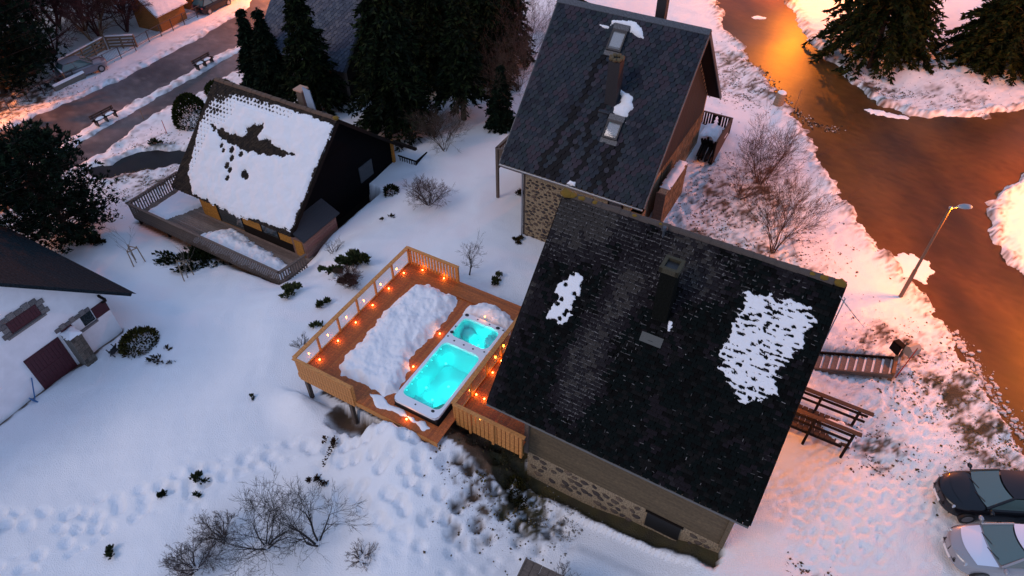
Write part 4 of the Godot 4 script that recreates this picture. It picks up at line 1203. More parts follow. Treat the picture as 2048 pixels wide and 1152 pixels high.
	while v < 0.58:
		b.span(-2.2, 10.7, -3.66, -3.6 + rng.randf() * 0.006, -v - 0.14, -v, Color(0.26, 0.20, 0.165) * rng.randf_range(0.7, 1.15))
		v += 0.15
	while v < 2.0:
		b.span(-2.2, 1.68, -3.66, -3.6 + rng.randf() * 0.006, -v - 0.14, -v, Color(0.26, 0.20, 0.165) * rng.randf_range(0.7, 1.15))
		v += 0.15
	stuff("deck_plank", b.mesh(), mats.old_wood_vc, d)
	balustrade(d, Vector3(-2.25, 0, 2.0), Vector3(10.75, 0, 2.1), -3.8, -2.6, 0.16, 0.09, mats.old_wood)
	balustrade(d, Vector3(-2.25, 0, -1.95), Vector3(-2.25, 0, 2.0), -3.8, -2.6, 0.18, 0.09, mats.old_wood)
	balustrade(d, Vector3(10.8, 0, 2.1), Vector3(11.05, 0, 0.2), -3.8, -2.6, 0.17, 0.09, mats.old_wood)
	for u in [-2.2, 0.5, 3.2, 5.9, 8.6, 10.6]: boxp("stilt", d, mats.dark_wood, u, u + 0.14, -5.4, -3.67, 1.7, 1.84)
	boxp("beam", d, mats.dark_wood, -2.2, 10.7, -3.9, -3.67, 1.85, 1.98)
	var dx := frame(CA) * Transform3D(Basis(), Vector3(0, -3.6, 0))
	snow_patch("strip of snow at the left end of the chalet deck", dx, pts([-1.7,-1.35, -0.1,-1.3, 1.2,1.5, -0.6,1.75, -1.75,1.7]), 0.07, 0.12, 0.14, func(_q, e): return e)
	snow_patch("long bank of snow on the right half of the chalet deck", dx, pts([3.2,-1.75, 3.6,-0.4, 4.6,0.1, 6.0,-0.2, 8.0,-0.35, 9.6,-0.5, 10.4,-1.2, 10.3,-1.85, 6,-1.85]), 0.07, 0.3, 0.3, func(_q, e): return e)

# ---------------------------------------------------------------- the white house and those farther off
func white_house():
	var t := thing("white_house", "white rendered house with maroon shutters and garage door", "house", frame(WA))
	var b := MB.new()
	var R := 6.5
	b.prism([Vector2(-4.2, 0.0), Vector2(-0.35, 0.0), Vector2(-0.35 + R, R), Vector2(-0.35, 2 * R), Vector2(-4.2, 2 * R)], -0.3, 0.0)
	obj("gable_wall", b.mesh(), mats.white_wall, t)
	boxp("wall", t, mats.white_wall, -12, -0.302, -4.2, -0.45, 0.0, 0.3)
	boxp("wall", t, mats.white_wall, -12, -0.302, -4.2, -0.45, 2 * R - 0.3, 2 * R)
	var roofm := mat("dark_roof", Color(0.024, 0.037, 0.046), 0.85, {"spec": 0.15, "tex": tex.mottle, "bump": tex.bmp, "bscale": 0.3, "uv": 0.5})
	for s in [1, -1]:
		var q := MB.new()
		var L := (R + 1.0) * sqrt(2.0)
		q.span(-12, 0.62, 0.0, 0.16, -0.02, L)
		var k := 0.0
		while k < L:
			q.span(-12, 0.61, 0.16, 0.172, k, k + 0.30)
			k += 0.33
		obj("roof", q.mesh(), roofm, t, Transform3D(Basis(Vector3.RIGHT, PI / 4 * 1.0), Vector3(0, -0.30 + R, R)) if s > 0 else Transform3D(Basis(Vector3.UP, PI), Vector3(-11.38, 0, 2 * R)) * Transform3D(Basis(Vector3.RIGHT, PI / 4), Vector3(0, -0.30 + R, R)))
	for p in [[0.16], [5.2]]:
		var q := MB.new()
		q.beam(Vector3(0.0, -1.0, 0.1), Vector3(0.52, -0.62, 0.1), 0.1, 0.1)
		q.beam(Vector3(-0.2, -0.52, 0.1), Vector3(0.56, -0.52, 0.1), 0.1, 0.12)
		obj("bracket", q.mesh(), mats.dark_wood, t, Transform3D(Basis(), Vector3(0, p[0] - 0.2, p[0] - 0.1)))
	var grey := [mat("quoin_a", Color(0.21, 0.19, 0.19), 0.95, {"tex": tex.mottle, "uv": 1.5}), mat("quoin_b", Color(0.29, 0.265, 0.26), 0.95, {"tex": tex.mottle, "uv": 1.5})]
	# upper window, shut, in a stone surround
	var w := boxp("window", t, mats.maroon, 0.005, 0.05, 0.5, 1.17, 2.75, 4.2)
	for k in 9: boxp("slat", w, mats.maroon, 0.05, 0.062, 0.52, 1.15, 2.77 + k * 0.16, 2.9 + k * 0.16)
	for k in 5:
		boxp("quoin_stone", t, grey[k % 2], 0.004, 0.07, 1.19, 1.44 + 0.06 * (k % 2), 2.62 + k * 0.36, 2.95 + k * 0.36)
	for k in 3:
		boxp("quoin_stone", t, grey[(k + 1) % 2], 0.004, 0.07, 0.42 + k * 0.28, 0.67 + k * 0.28, 2.36 + 0.12 * (k % 2), 2.73)
		boxp("quoin_stone", t, grey[k % 2], 0.004, 0.07, 0.42 + k * 0.28, 0.67 + k * 0.28, 4.22, 4.62 - 0.14 * (k % 2))
	boxp("sill", t, grey[1], 0.004, 0.14, 0.36, 0.47, 2.6, 4.5)
	# lower window with open shutters
	w = boxp("window", t, mats.dark_glass, 0.004, 0.03, -1.62, -0.98, 0.85, 1.45)
	boxp("curtain", w, mat("curtain", Color(0.7, 0.7, 0.72), 0.9), 0.004, 0.05, -1.62, -0.98, 1.46, 1.9)
	boxp("shutter", w, mats.maroon, 0.004, 0.06, -1.66, -0.95, 0.02, 0.80)
	boxp("shutter", w, mats.maroon, 0.004, 0.06, -1.66, -0.95, 1.95, 2.5)
	for k in 7: boxp("quoin_stone", t, grey[k % 2], 0.004, 0.07, -0.94, -0.74 + 0.07 * (k % 2), 0.85 + k * 0.27, 1.1 + k * 0.27)
	boxp("sill", t, grey[1], 0.004, 0.14, -1.76, -1.67, 0.8, 2.0)
	# garage door between the buttress and the snow
	var dr := boxp("garage_door", t, mats.maroon, 0.004, 0.06, -3.6, -1.15, 2.75, 4.55)
	for k in 10: boxp("board", dr, mats.maroon, 0.06, 0.075, -3.6, -1.17, 2.77 + k * 0.178, 2.93 + k * 0.178)
	boxp("rail", dr, mats.maroon, 0.075, 0.09, -2.3, -2.2, 2.77, 4.53)
	# stone buttress by the door
	var bt := boxp("buttress", t, mats.mortar, 0.004, 0.72, -4.2, -1.15, 2.02, 2.6)
	bt.material_override = mat("grey_mortar", Color(0.26, 0.23, 0.20), 0.95, {"tex": tex.mottle, "uv": 1.2})
	for j in 9:
		for i in 3:
			var c := Color(0.17, 0.14, 0.115) * rng.randf_range(0.6, 1.5)
			var q := MB.new()
			q.span(0.03 + i * 0.23 + rng.randf() * 0.02, 0.22 + i * 0.23, -3.5 + j * 0.26, -3.28 + j * 0.26, 1.98, 2.019, c)
			obj("stone", q.mesh(), mats.stone, bt)
			q = MB.new()
			q.span(0.721, 0.75, -3.5 + j * 0.26, -3.28 + j * 0.26, 2.03 + i * 0.19, 2.19 + i * 0.19, c * 0.9)
			obj("stone", q.mesh(), mats.stone, bt)
	snow_patch("rounded cap of snow on the buttress beside the maroon garage door", frame(WA) * Transform3D(Basis(), Vector3(0, -1.15, 0)), pts([0.0,-2.62, 0.78,-2.62, 0.8,-1.98, 0.0,-1.95]), 0.06, 0.22, 0.05, func(_q, d): return d)
	# things left by the door
	var ch := thing("folded_chair", "small dark folded chair in the snow by the stone buttress", "chair", frame(WA) * Transform3D(Basis(Vector3.UP, 0.3), Vector3(1.0, -3.3, 1.2)))
	var q := MB.new()
	for s in [0.0, 0.4]:
		q.beam(Vector3(0, 0, s), Vector3(0.35, 0.75, s), 0.04, 0.04); q.beam(Vector3(0.4, 0, s), Vector3(0.0, 0.62, s), 0.04, 0.04)
	obj("leg_frame", q.mesh(), mats.dark_metal, ch)
	q = MB.new(); q.box(Transform3D(Basis(Vector3.BACK, 1.1), Vector3(0.3, 0.62, 0.2)), Vector3(0.3, 0.02, 0.4))
	obj("backrest", q.mesh(), mats.dark_metal, ch)
	q = MB.new(); q.box(Transform3D(Basis(), Vector3(0.18, 0.36, 0.2)), Vector3(0.36, 0.02, 0.4))
	obj("seat", q.mesh(), mats.dark_metal, ch)
	var blue := mat("blue_plastic", Color(0.02, 0.12, 0.30), 0.5)
	var sh := thing("snow_shovel", "blue snow shovel standing against the white wall left of the garage door", "shovel", frame(WA) * Transform3D(Basis(), Vector3(0.35, -3.3, 5.2)))
	q = MB.new(); q.beam(Vector3(0, 0.2, 0), Vector3(-0.3, 1.1, -0.5), 0.04, 0.04)
	obj("handle", q.mesh(), blue, sh)
	q = MB.new(); q.box(Transform3D(Basis(Vector3(1, 0, 0.3).normalized(), 0.5), Vector3(0.03, 0.15, 0.05)), Vector3(0.42, 0.4, 0.05))
	obj("blade", q.mesh(), blue, sh)

func simple_house(called: String, label: String, e: Vector3, turn: float, w: float, d: float, y0: float, ye: float, yr: float, wall: Material, roofm: Material, over := 0.4, snow := false) -> Node3D:
	# a gabled house, ridge along x; the origin is its near left corner
	var t := thing(called, label, "house" if w > 4.5 else "hut", Transform3D(Basis(Vector3.UP, deg_to_rad(turn)), e))
	for x in [0.0, w - 0.2]:
		var b := MB.new()
		b.prism([Vector2(y0, 0.0), Vector2(ye, 0.0), Vector2(yr - 0.1, -d / 2), Vector2(ye, -d), Vector2(y0, -d)], x, x + 0.2)
		obj("gable_wall", b.mesh(), wall, t)
	boxp("wall", t, wall, 0.2, w - 0.2, y0, ye, -0.2, 0.0)
	boxp("wall", t, wall, 0.2, w - 0.2, y0, ye, -d, -d + 0.2)
	var a := atan2(yr - ye, d / 2)
	var L := d / 2 / cos(a) + over
	for s in 2:
		var xf := Transform3D(Basis(Vector3.RIGHT, a), Vector3(0, yr, -d / 2))
		if s: xf = Transform3D(Basis(Vector3.UP, PI), Vector3(w, 0, -d)) * xf
		var b := MB.new()
		b.span(-over, w + over, 0.0, 0.12, -0.02 + 0.001 * s, L)
		var rf := obj("roof", b.mesh(), roofm, t, xf)
		if snow:
			var P := PackedVector3Array()
			var nx := 24; var nz := 16
			for j in nz:
				for i in nx:
					var e2 := minf(minf(i, nx - 1 - i) / 3.0, minf(j + 2, nz - 1 - j) / 3.0)
					P.append(Vector3(lerpf(-over - 0.03, w + over + 0.03, i / (nx - 1.0)), 0.08 + 0.22 * clampf(e2, 0, 1) ** 0.5 + 0.05 * n2.get_noise_2d(i * 0.5 + s * 40, j * 0.5), lerpf(0.0, L + 0.03, j / (nz - 1.0))))
			obj("snow_cover", grid_mesh(P, nx, nz), mats.snow_plain, rf)
	return t

func far_houses():
	# shingled house half hidden by the spruces
	var g := {"run": 6.0, "he": -0.2, "hr": 5.9, "inset": 0.5, "u0": 0.5, "u1": 8.5, "L": 9.0, "base": -6.0, "front": mats.old_wood, "side": mats.dark_wood, "under": mats.dark_wood, "back": mats.dark_wood, "trim": mats.zinc}
	var e := Vector3(-12.61, 0, -47.96) - frame(Vector3.ZERO) * Vector3(9.0, 0, 0)
	var t := gable_house("shingled_house", "house behind the spruces, only its blue grey shingle roof showing", e, g)
	lay_tiles(t.get_meta("front"), 9.0, 8.55, 0.34, 0.26, "scale", "shingle", [Color(0.10, 0.12, 0.17), Color(0.12, 0.14, 0.19), Color(0.085, 0.10, 0.145), Color(0.15, 0.165, 0.21)], func(_x, _v): return rng.randi() % 4, mats.slate, 0)
	# orange lit hut and house beyond the street
	var lit := mat("orange_board", Color(0.42, 0.17, 0.035), 0.85, {"tex": tex.grain, "uv": 0.6})
	var h := simple_house("garden_hut", "small orange wooden hut with a snow covered roof beyond the street railing", Vector3(-34.5, -5.2, -65.9), 65.0, 3.4, 3.2, 0.0, 2.0, 3.4, lit, mats.dark_wood, 0.35, true)
	boxp("window", h, mats.dark_glass, 3.401, 3.43, 0.7, 1.5, -2.2, -1.2)
	var o := simple_house("far_house", "tall orange lit house at the top edge, behind the small hut", Vector3(-33.0, -5.2, -71.0), 62.0, 7.5, 6.5, 0.0, 3.2, 6.4, lit, mats.dark_wood, 0.5, true)
	for k in 2: boxp("window", o, mats.dark_glass, 7.501, 7.54, 1.0, 2.0, -4.9 + k * 2.4, -3.9 + k * 2.4)
	var lp := boxp("wall_lamp", o, mats.lamp_glow, 7.5, 7.62, 2.3, 2.45, -0.9, -0.75)
	light(lp, Vector3(7.9, 2.3, -0.82), Color(1.0, 0.6, 0.2), 30.0, 0.06)
	# the corner of a roof at the bottom edge
	var r := thing("shed_roof", "corner of a small dark metal shed roof at the bottom edge", "shed", Transform3D(Basis(Vector3.UP, deg_to_rad(-26)), Vector3(0.55, 0, -10.72)))
	for k in 7: boxp("roof_board", r, mats.old_wood, k * 0.3, k * 0.3 + 0.285, 0.04 * (k % 2) - 0.1, 0.0 + 0.012 * (k % 2), 0.0, 2.6)
	boxp("wall", r, mats.dark_wood, 0.25, 2.0, -3.2, -0.101, 0.3, 2.3)
	boxp("edge_board", r, mats.old_wood, -0.06, -0.002, -0.16, 0.03, -0.02, 2.6)

# ---------------------------------------------------------------- trees and shrubs
func spray(b: MB, p: Vector3, d: Vector3, l: float, w: float, rn: RandomNumberGenerator, c: Color):
	var s := d.cross(Vector3(rn.randfn(0, 1), rn.randfn(0, 1), rn.randfn(0, 1))).normalized() * w
	var e := p + d * l
	b.tri(p, p + d * l * 0.45 + s, e, c)
	b.tri(p, e, p + d * l * 0.45 - s, c)

func conifer_meshes(H: float, R: float, seed_: int, low: float, dense: float, c0: Color, c1: Color) -> Array:
	var rn := RandomNumberGenerator.new(); rn.seed = seed_
	var tr := MB.new()
	tr.tube(Vector3.ZERO, Vector3(0, H * 0.5, 0), 0.022 * H, 0.014 * H, 8)
	tr.tube(Vector3(0, H * 0.5, 0), Vector3(0, H, 0), 0.014 * H, 0.004, 8)
	var b := MB.new()
	var y := low
	while y < H - 0.1:
		var f := 1.0 - (y - low) / (H - low)
		var L := R * pow(f, 0.95) + 0.05
		var nb := int(5 + 7 * dense * sqrt(f) + rn.randi() % 3)
		for k in nb:
			var az := rn.randf() * TAU
			var l := L * rn.randf_range(0.62, 1.1)
			var out := Vector3(cos(az), 0, sin(az))
			var drop := 0.18 + 0.35 * f + rn.randfn(0, 0.08)
			if f < 0.12: drop = -1.6
			var tip := out * l + Vector3(0, -drop * l, 0)
			var org := Vector3(0, y + rn.randf() * 0.2, 0)
			tr.tube(org, org + tip * 0.9, 0.018 + 0.008 * l, 0.004, 3, Color.WHITE, false)
			var m := int(8 + 12.0 * l * dense)
			for q in m:
				var u := (q + rn.randf()) / m
				u = 0.15 + 0.85 * u
				var p := org + tip * u + Vector3(0, 0.14 * l * sin(u * PI), 0)
				var side := out.cross(Vector3.UP) * (1.0 if rn.randf() < 0.5 else -1.0)
				var d := (out * rn.randf_range(0.2, 0.9) + side * rn.randf_range(0.1, 1.0) + Vector3(0, rn.randf_range(-0.75, 0.15), 0)).normalized()
				var c := c0.lerp(c1, rn.randf() * rn.randf())
				spray(b, p, d, rn.randf_range(0.3, 0.6) * (0.6 + 0.2 * minf(l, 2.0)), rn.randf_range(0.05, 0.095), rn, c)
				spray(b, p, (d + Vector3(rn.randfn(0, 0.5), -0.3, rn.randfn(0, 0.5))).normalized(), rn.randf_range(0.25, 0.5), rn.randf_range(0.05, 0.09), rn, c)
		y += 0.17 + 0.16 * f * (1.0 if H > 8 else 0.7)
	return [tr.mesh(), b.mesh()]

func plant_tree(called: String, label: String, cat: String, m: Array, xf: Transform3D, group := "") -> Node3D:
	var t := thing(called, label, cat, xf, group)
	obj("trunk", m[0], mats.bark, t)
	obj("crown", m[1], mats.needles, t)
	return t

func pine_meshes(H: float, R: float, seed_: int) -> Array:   # a broad dense pine with upturned tufts
	var rn := RandomNumberGenerator.new(); rn.seed = seed_
	var tr := MB.new(); var b := MB.new()
	tr.tube(Vector3.ZERO, Vector3(0.1, H * 0.55, 0), 0.2, 0.13, 8)
	tr.tube(Vector3(0.1, H * 0.55, 0), Vector3(0, H - 0.5, 0), 0.13, 0.03, 8)
	for i in 290:
		var f := pow((i + rn.randf()) / 290.0, 0.9)
		var y := 0.7 + f * (H - 1.2)
		var prof := R * sqrt(maxf(0.0, 1.0 - pow((f - 0.36) / 0.70, 2))) * rn.randf_range(0.72, 1.08)
		var az := rn.randf() * TAU
		var out := Vector3(cos(az), 0, sin(az))
		var org := Vector3(0, maxf(0.3, y - prof * 0.35), 0)
		var tip := Vector3(0, y, 0) + out * prof
		tr.tube(org, tip, 0.05, 0.012, 4, Color.WHITE, false)
		for q in 16:
			var u := rn.randf_range(0.35, 1.0)
			var p := org.lerp(tip, u) + Vector3(rn.randfn(0, 0.26), rn.randfn(0, 0.16), rn.randfn(0, 0.26)) * (0.4 + u)
			var ax := (out * 0.6 + Vector3(rn.randfn(0, 0.5), rn.randf_range(0.3, 1.1), rn.randfn(0, 0.5))).normalized()
			var c := Color(0.008, 0.014, 0.011).lerp(Color(0.026, 0.044, 0.024), rn.randf() * rn.randf())
			for k in 9:
				var d := (ax + Vector3(rn.randfn(0, 0.55), rn.randfn(0, 0.5), rn.randfn(0, 0.55))).normalized()
				spray(b, p + ax * rn.randf() * 0.15, d, rn.randf_range(0.2, 0.36), 0.045, rn, c)
	return [tr.mesh(), b.mesh()]

var twig_min := 0.005
func grow(b: MB, p: Vector3, d: Vector3, l: float, r: float, depth: int, rn: RandomNumberGenerator, c: Color, wob: float, spread: float):
	var q := p
	var segs := 3
	for s in segs:
		d = (d + Vector3(rn.randfn(0, wob), rn.randfn(0, wob * 0.6) + 0.05, rn.randfn(0, wob))).normalized()
		var e := q + d * (l / segs)
		var r0 := r * (1.0 - 0.5 * s / segs); var r1 := r * (1.0 - 0.5 * (s + 1.0) / segs)
		b.tube(q, e, r0, r1 if depth > 0 or s < 2 else 0.002, 5 if r > 0.02 else 3, c, false)
		q = e
		if depth > 0 and (s > 0 or depth > 2):
			for k in (2 if s == 2 else 1 + rn.randi() % 2):
				var nd := (d + Vector3(rn.randfn(0, spread), rn.randfn(0, spread * 0.7), rn.randfn(0, spread))).normalized()
				grow(b, q, nd, l * rn.randf_range(0.5, 0.75), maxf(r1 * 0.62, twig_min), depth - 1, rn, c, wob, spread)

func bare_mesh(h: float, stems: int, lean: float, depth: int, r: float, seed_: int, c: Color, spread := 0.45) -> Mesh:
	var rn := RandomNumberGenerator.new(); rn.seed = seed_
	var b := MB.new()
	for i in stems:
		var az := TAU * (i + rn.randf()) / stems
		var d := Vector3(cos(az) * lean * rn.randf_range(0.4, 1.2), 1.0, sin(az) * lean * rn.randf_range(0.4, 1.2)).normalized()
		grow(b, Vector3(cos(az), -0.5, sin(az)) * 0.1, d, h * rn.randf_range(0.4, 0.55), r * rn.randf_range(0.7, 1.1), depth, rn, c, 0.14, spread)
	return b.mesh()

func leafy_mesh(r: Vector3, n: int, leaf: float, seed_: int, c0: Color, c1: Color, shell := 0.5, clumps := 0) -> Mesh:
	var rn := RandomNumberGenerator.new(); rn.seed = seed_
	var b := MB.new()
	var cl := []
	for i in clumps: cl.append(Vector3(rn.randfn(0, 0.45), rn.randf_range(0.05, 0.6), rn.randfn(0, 0.45)))
	for i in n:
		var v := Vector3(rn.randfn(0, 1), rn.randfn(0, 1), rn.randfn(0, 1)).normalized() * pow(rn.randf_range(shell, 1.0), 0.5)
		v.y = absf(v.y)
		if clumps: v = cl[rn.randi() % clumps] + v * 0.35
		var d := (v + Vector3(rn.randfn(0, 0.5), rn.randf_range(0.1, 0.9), rn.randfn(0, 0.5))).normalized()
		spray(b, v * r, d, leaf * rn.randf_range(0.6, 1.3), leaf * 0.28, rn, c0.lerp(c1, rn.randf() * rn.randf()))
	return b.mesh()

func vegetation():
	var dk := Color(0.006, 0.010, 0.007); var lt := Color(0.030, 0.040, 0.016)
	var big := conifer_meshes(15.0, 3.5, 1, 1.2, 1.0, dk, lt)
	var mid := conifer_meshes(11.0, 2.7, 2, 0.9, 1.0, dk, lt)
	var small := conifer_meshes(6.3, 1.65, 3, 0.4, 1.2, dk, Color(0.02, 0.034, 0.02))
	plant_tree("spruce", "slim young spruce nearest the street, left of its twin", "tree", small, at(-21.3, -53.4, 40), "spruces behind the chalet")
	plant_tree("spruce", "slim young spruce behind the chalet ridge, right of its twin", "tree", small, at(-19.2, -51.2, 200, 0, 1.08), "spruces behind the chalet")
	plant_tree("spruce", "middling dark spruce before the shingled roof, by the chalet chimney", "tree", mid, at(-15.0, -47.6, 0, 0, 0.98), "spruces behind the chalet")
	plant_tree("spruce", "largest spruce, a broad black column right of the shingled roof", "tree", big, at(-8.6, -44.6, 80), "spruces behind the chalet")
	plant_tree("spruce", "narrow dark spruce whose bare lower trunk stands in open snow", "tree", conifer_meshes(10.5, 2.2, 5, 2.2, 0.9, dk, lt), at(-3.6, -45.4, 120), "spruces behind the chalet")
	plant_tree("spruce", "dark spruce at the top edge behind the largest spruce", "tree", big, at(-10.2, -52.5, 160, 0, 0.9), "spruces at the top edge")
	plant_tree("spruce", "dark spruce at the top edge left of the slate roof's corner", "tree", big, at(-0.6, -54.0, 30, 0, 0.8), "spruces at the top edge")
	plant_tree("spruce", "dark spruce behind the narrow spruce, nearer the slate roof", "tree", mid, at(-2.2, -50.8, 300, 0, 1.05), "spruces at the top edge")
	plant_tree("spruce", "far spruce cut off by the top edge beyond the slate ridge", "tree", mid, at(5.2, -58.5, 100, 0, 0.75), "spruces at the top edge")
	plant_tree("spruce", "low dark spruce at the left edge of the slate house's balcony", "tree", small, at(-0.8, -44.2, 10, 0, 0.75))
	plant_tree("spruce", "dark spruce in the gap between the largest and the narrow spruce", "tree", mid, at(-6.2, -51.0, 77, 0, 1.15), "spruces at the top edge")
	plant_tree("spruce", "dark spruce at the top edge, right of the shingled roof", "tree", mid, at(-4.0, -57.5, 177, 0, 1.1), "spruces at the top edge")
	var wide := conifer_meshes(12.0, 4.9, 7, 1.5, 1.5, Color(0.008, 0.013, 0.007), Color(0.035, 0.042, 0.012))
	plant_tree("fir", "broad dark fir over the road's far bank, left of the leaning snag", "tree", wide, at(27.3, -49.4, 0), "firs beyond the road")
	plant_tree("fir", "broad dark fir at the right edge with bare branches showing", "tree", wide, at(35.6, -47.4, 150, -0.8, 0.96), "firs beyond the road")
	plant_tree("pine", "broad dense dark pine left of the snowy chalet", "tree", pine_meshes(9.0, 3.9, 11), at(-28.3, -33.6, 0, 0, 0.88))
	var tall := pine_meshes(9.0, 3.9, 12)
	plant_tree("pine", "big black pine in the top left corner above the parked car", "tree", tall, at(-44.0, -54.2, 0, 0, 1.42))
	plant_tree("pine", "dark pine cut off by the left edge in the top corner", "tree", tall, at(-50.0, -60.0, 130, 0, 1.4))
	# leafless woodland behind the hut
	var redw := Color(0.060, 0.022, 0.020)
	twig_min = 0.016
	var wood := bare_mesh(9.0, 5, 0.4, 5, 0.12, 21, redw, 0.55)
	twig_min = 0.005
	var spots := [[-43.2, -61.5, 0, 1.0, "leftmost leafless reddish tree of the wood above the parked car"], [-40.8, -65.6, 70, 1.05, "leafless reddish tree in the middle of the wood, behind the plank fence"], [-46.0, -68.0, 160, 1.1, "leafless reddish tree at the back of the wood on the left"], [-40.3, -70.6, 220, 1.0, "leafless reddish tree behind the orange hut"], [-43.5, -73.6, 300, 1.1, "leafless reddish tree at the top edge of the wood"], [-42.6, -66.6, 20, 0.9, "slighter leafless reddish tree between the fence and the back of the wood"], [-38.2, -66.2, 110, 0.8, "small leafless reddish tree nearest the orange hut"], [-47.5, -64.0, 200, 1.0, "leafless reddish tree behind the black corner pine"], [-45.5, -72.0, 250, 1.0, "farthest leafless reddish tree at the top left"]]
	for s in spots:
		var t := thing("bare_tree", s[4], "tree", at(s[0], s[1], s[2], 0, s[3]), "leafless trees of the wood")
		obj("branches", wood, mats.twig, t)
	var t2 := thing("bare_tree", "knobbly leafless tree by the wooden plank fence corner", "tree", at(-39.3, -62.5, 10))
	obj("branches", bare_mesh(5.5, 2, 0.3, 4, 0.15, 33, Color(0.11, 0.085, 0.05)), mats.twig, t2)
	var brown := Color(0.055, 0.030, 0.024)
	var bshrub := func(label: String, x: float, z: float, h: float, n: int, lean: float, dep: int, sd: int, c: Color, spread := 0.45, r := 0.028):
		var o := thing("bare_shrub", label, "shrub", at(x, z))
		obj("branches", bare_mesh(h, n, lean, dep, r, sd, c, spread), mats.twig, o)
	bshrub.call("tall thin leafless shrub against the slate house's left corner", -0.6, -46.4, 5.5, 7, 0.3, 4, 41, Color(0.07, 0.045, 0.03))
	bshrub.call("second tall leafless shrub farther behind the slate roof's left rake", 0.5, -49.5, 6.0, 7, 0.3, 4, 48, Color(0.07, 0.045, 0.035))
	bshrub.call("brown leafless thicket at the top edge between two dark spruces", -3.6, -53.4, 6.0, 9, 0.4, 4, 59, Color(0.07, 0.04, 0.03))
	bshrub.call("brown leafless thicket against the slate roof's upper left corner", 1.2, -53.2, 6.0, 9, 0.4, 4, 60, Color(0.06, 0.035, 0.03))
	bshrub.call("low leafless bush at the foot of the narrow spruce", -5.6, -43.2, 2.2, 9, 0.6, 4, 39, Color(0.06, 0.035, 0.025))
	bshrub.call("round twiggy leafless shrub right of the chalet's gable", -5.2, -34.4, 2.0, 12, 0.75, 4, 42, brown)
	bshrub.call("spindly leafless shrub leaning in the snow below the narrow spruce", -4.7, -40.9, 3.2, 7, 0.65, 4, 43, Color(0.065, 0.045, 0.03))
	bshrub.call("wide fan of a leafless shrub in the dirty snow by the road", 14.8, -33.6, 3.6, 14, 0.7, 4, 44, Color(0.062, 0.030, 0.022), 0.4)
	bshrub.call("low sprawling leafless shrub in front of the wide fan shaped one", 13.4, -32.3, 1.5, 9, 1.6, 3, 49, Color(0.06, 0.035, 0.03))
	bshrub.call("tall leafless tree shrub rising behind the near roof's ridge", 14.0, -27.6, 4.4, 9, 0.35, 4, 45, Color(0.07, 0.035, 0.022), 0.35)
	bshrub.call("slender leafless sapling beside the deck's far railing", -2.4, -27.0, 3.0, 1, 0.05, 4, 46, Color(0.035, 0.028, 0.026), 0.5, 0.045)
	bshrub.call("big dark leafless thicket at the bottom, left of its neighbour", -10.0, -12.5, 2.9, 8, 0.85, 4, 47, Color(0.022, 0.016, 0.016), 0.5, 0.04)
	bshrub.call("dark leafless tree at the bottom with open crooked branches", -7.9, -12.6, 3.2, 4, 0.65, 4, 51, Color(0.022, 0.016, 0.016), 0.5, 0.055)
	bshrub.call("low bramble at the bottom edge left of the dark thicket", -12.6, -11.6, 1.3, 11, 1.0, 4, 52, Color(0.05, 0.035, 0.033))
	bshrub.call("low bramble between the dark thicket and the evergreen tufts", -11.9, -12.9, 1.2, 8, 1.0, 4, 53, Color(0.06, 0.04, 0.036))
	bshrub.call("sparse twigs in the snow right of the open crooked tree", -5.9, -11.7, 0.8, 9, 1.3, 3, 54, Color(0.06, 0.035, 0.03))
	bshrub.call("sparse twigs at the bottom edge right of the shed roof", 1.9, -10.8, 1.0, 9, 0.8, 3, 55, Color(0.05, 0.035, 0.03))
	bshrub.call("reddish leafless bush beside the deck's left glass railing", -8.9, -27.2, 1.1, 12, 0.7, 4, 56, Color(0.07, 0.03, 0.022))
	bshrub.call("faint twigs on the snow between the chalet's lean-to and the deck", -10.6, -30.6, 1.0, 5, 0.6, 3, 57, Color(0.09, 0.07, 0.06))
	bshrub.call("faint twigs left of the deck's glass railing", -10.6, -22.6, 0.8, 5, 0.8, 3, 58, Color(0.09, 0.07, 0.06))
	# evergreens
	var ev := func(label: String, x: float, z: float, r: Vector3, n: int, leaf: float, sd: int, c0: Color, c1: Color, shell := 0.4, clumps := 0):
		var o := thing("evergreen_bush", label, "bush", at(x, z, 0, -0.08))
		obj("foliage", leafy_mesh(r, n, leaf, sd, c0, c1, shell, clumps), mats.needles, o)
	var g0 := Color(0.030, 0.036, 0.016); var g1 := Color(0.12, 0.135, 0.05)
	ev.call("largest juniper clump in the snow left of the deck", -8.8, -28.8, Vector3(0.95, 1.0, 0.6), 900, 0.26, 61, g0, g1, 0.2, 7)
	ev.call("juniper clump just left of the largest one", -10.2, -28.3, Vector3(0.6, 0.6, 0.5), 400, 0.22, 62, g0, g1, 0.2, 5)
	ev.call("brown tinged juniper below the largest clump", -9.2, -27.4, Vector3(0.6, 0.6, 0.5), 420, 0.2, 63, Color(0.03, 0.02, 0.012), Color(0.07, 0.045, 0.02), 0.2, 4)
	ev.call("leftmost low juniper in the snow left of the deck", -12.1, -26.4, Vector3(0.75, 0.55, 0.5), 420, 0.22, 64, g0, g1, 0.2, 5)
	ev.call("small rounded juniper nearest the deck's left railing", -10.1, -25.6, Vector3(0.42, 0.5, 0.4), 260, 0.2, 65, g0, g1, 0.2, 3)
	ev.call("flat tuft of juniper in the snow below the small rounded one", -10.0, -24.0, Vector3(0.4, 0.25, 0.3), 110, 0.2, 66, g0, g1, 0.2, 3)
	ev.call("yellow green bush at the white house's right corner", -19.5, -23.6, Vector3(1.0, 0.75, 1.0), 1700, 0.16, 67, Color(0.022, 0.022, 0.008), Color(0.10, 0.085, 0.022), 0.55)
	ev.call("trailing twiggy edge of the bush by the white house", -18.0, -22.5, Vector3(0.75, 0.25, 0.35), 90, 0.2, 68, Color(0.03, 0.026, 0.02), Color(0.06, 0.05, 0.03), 0.2, 6)
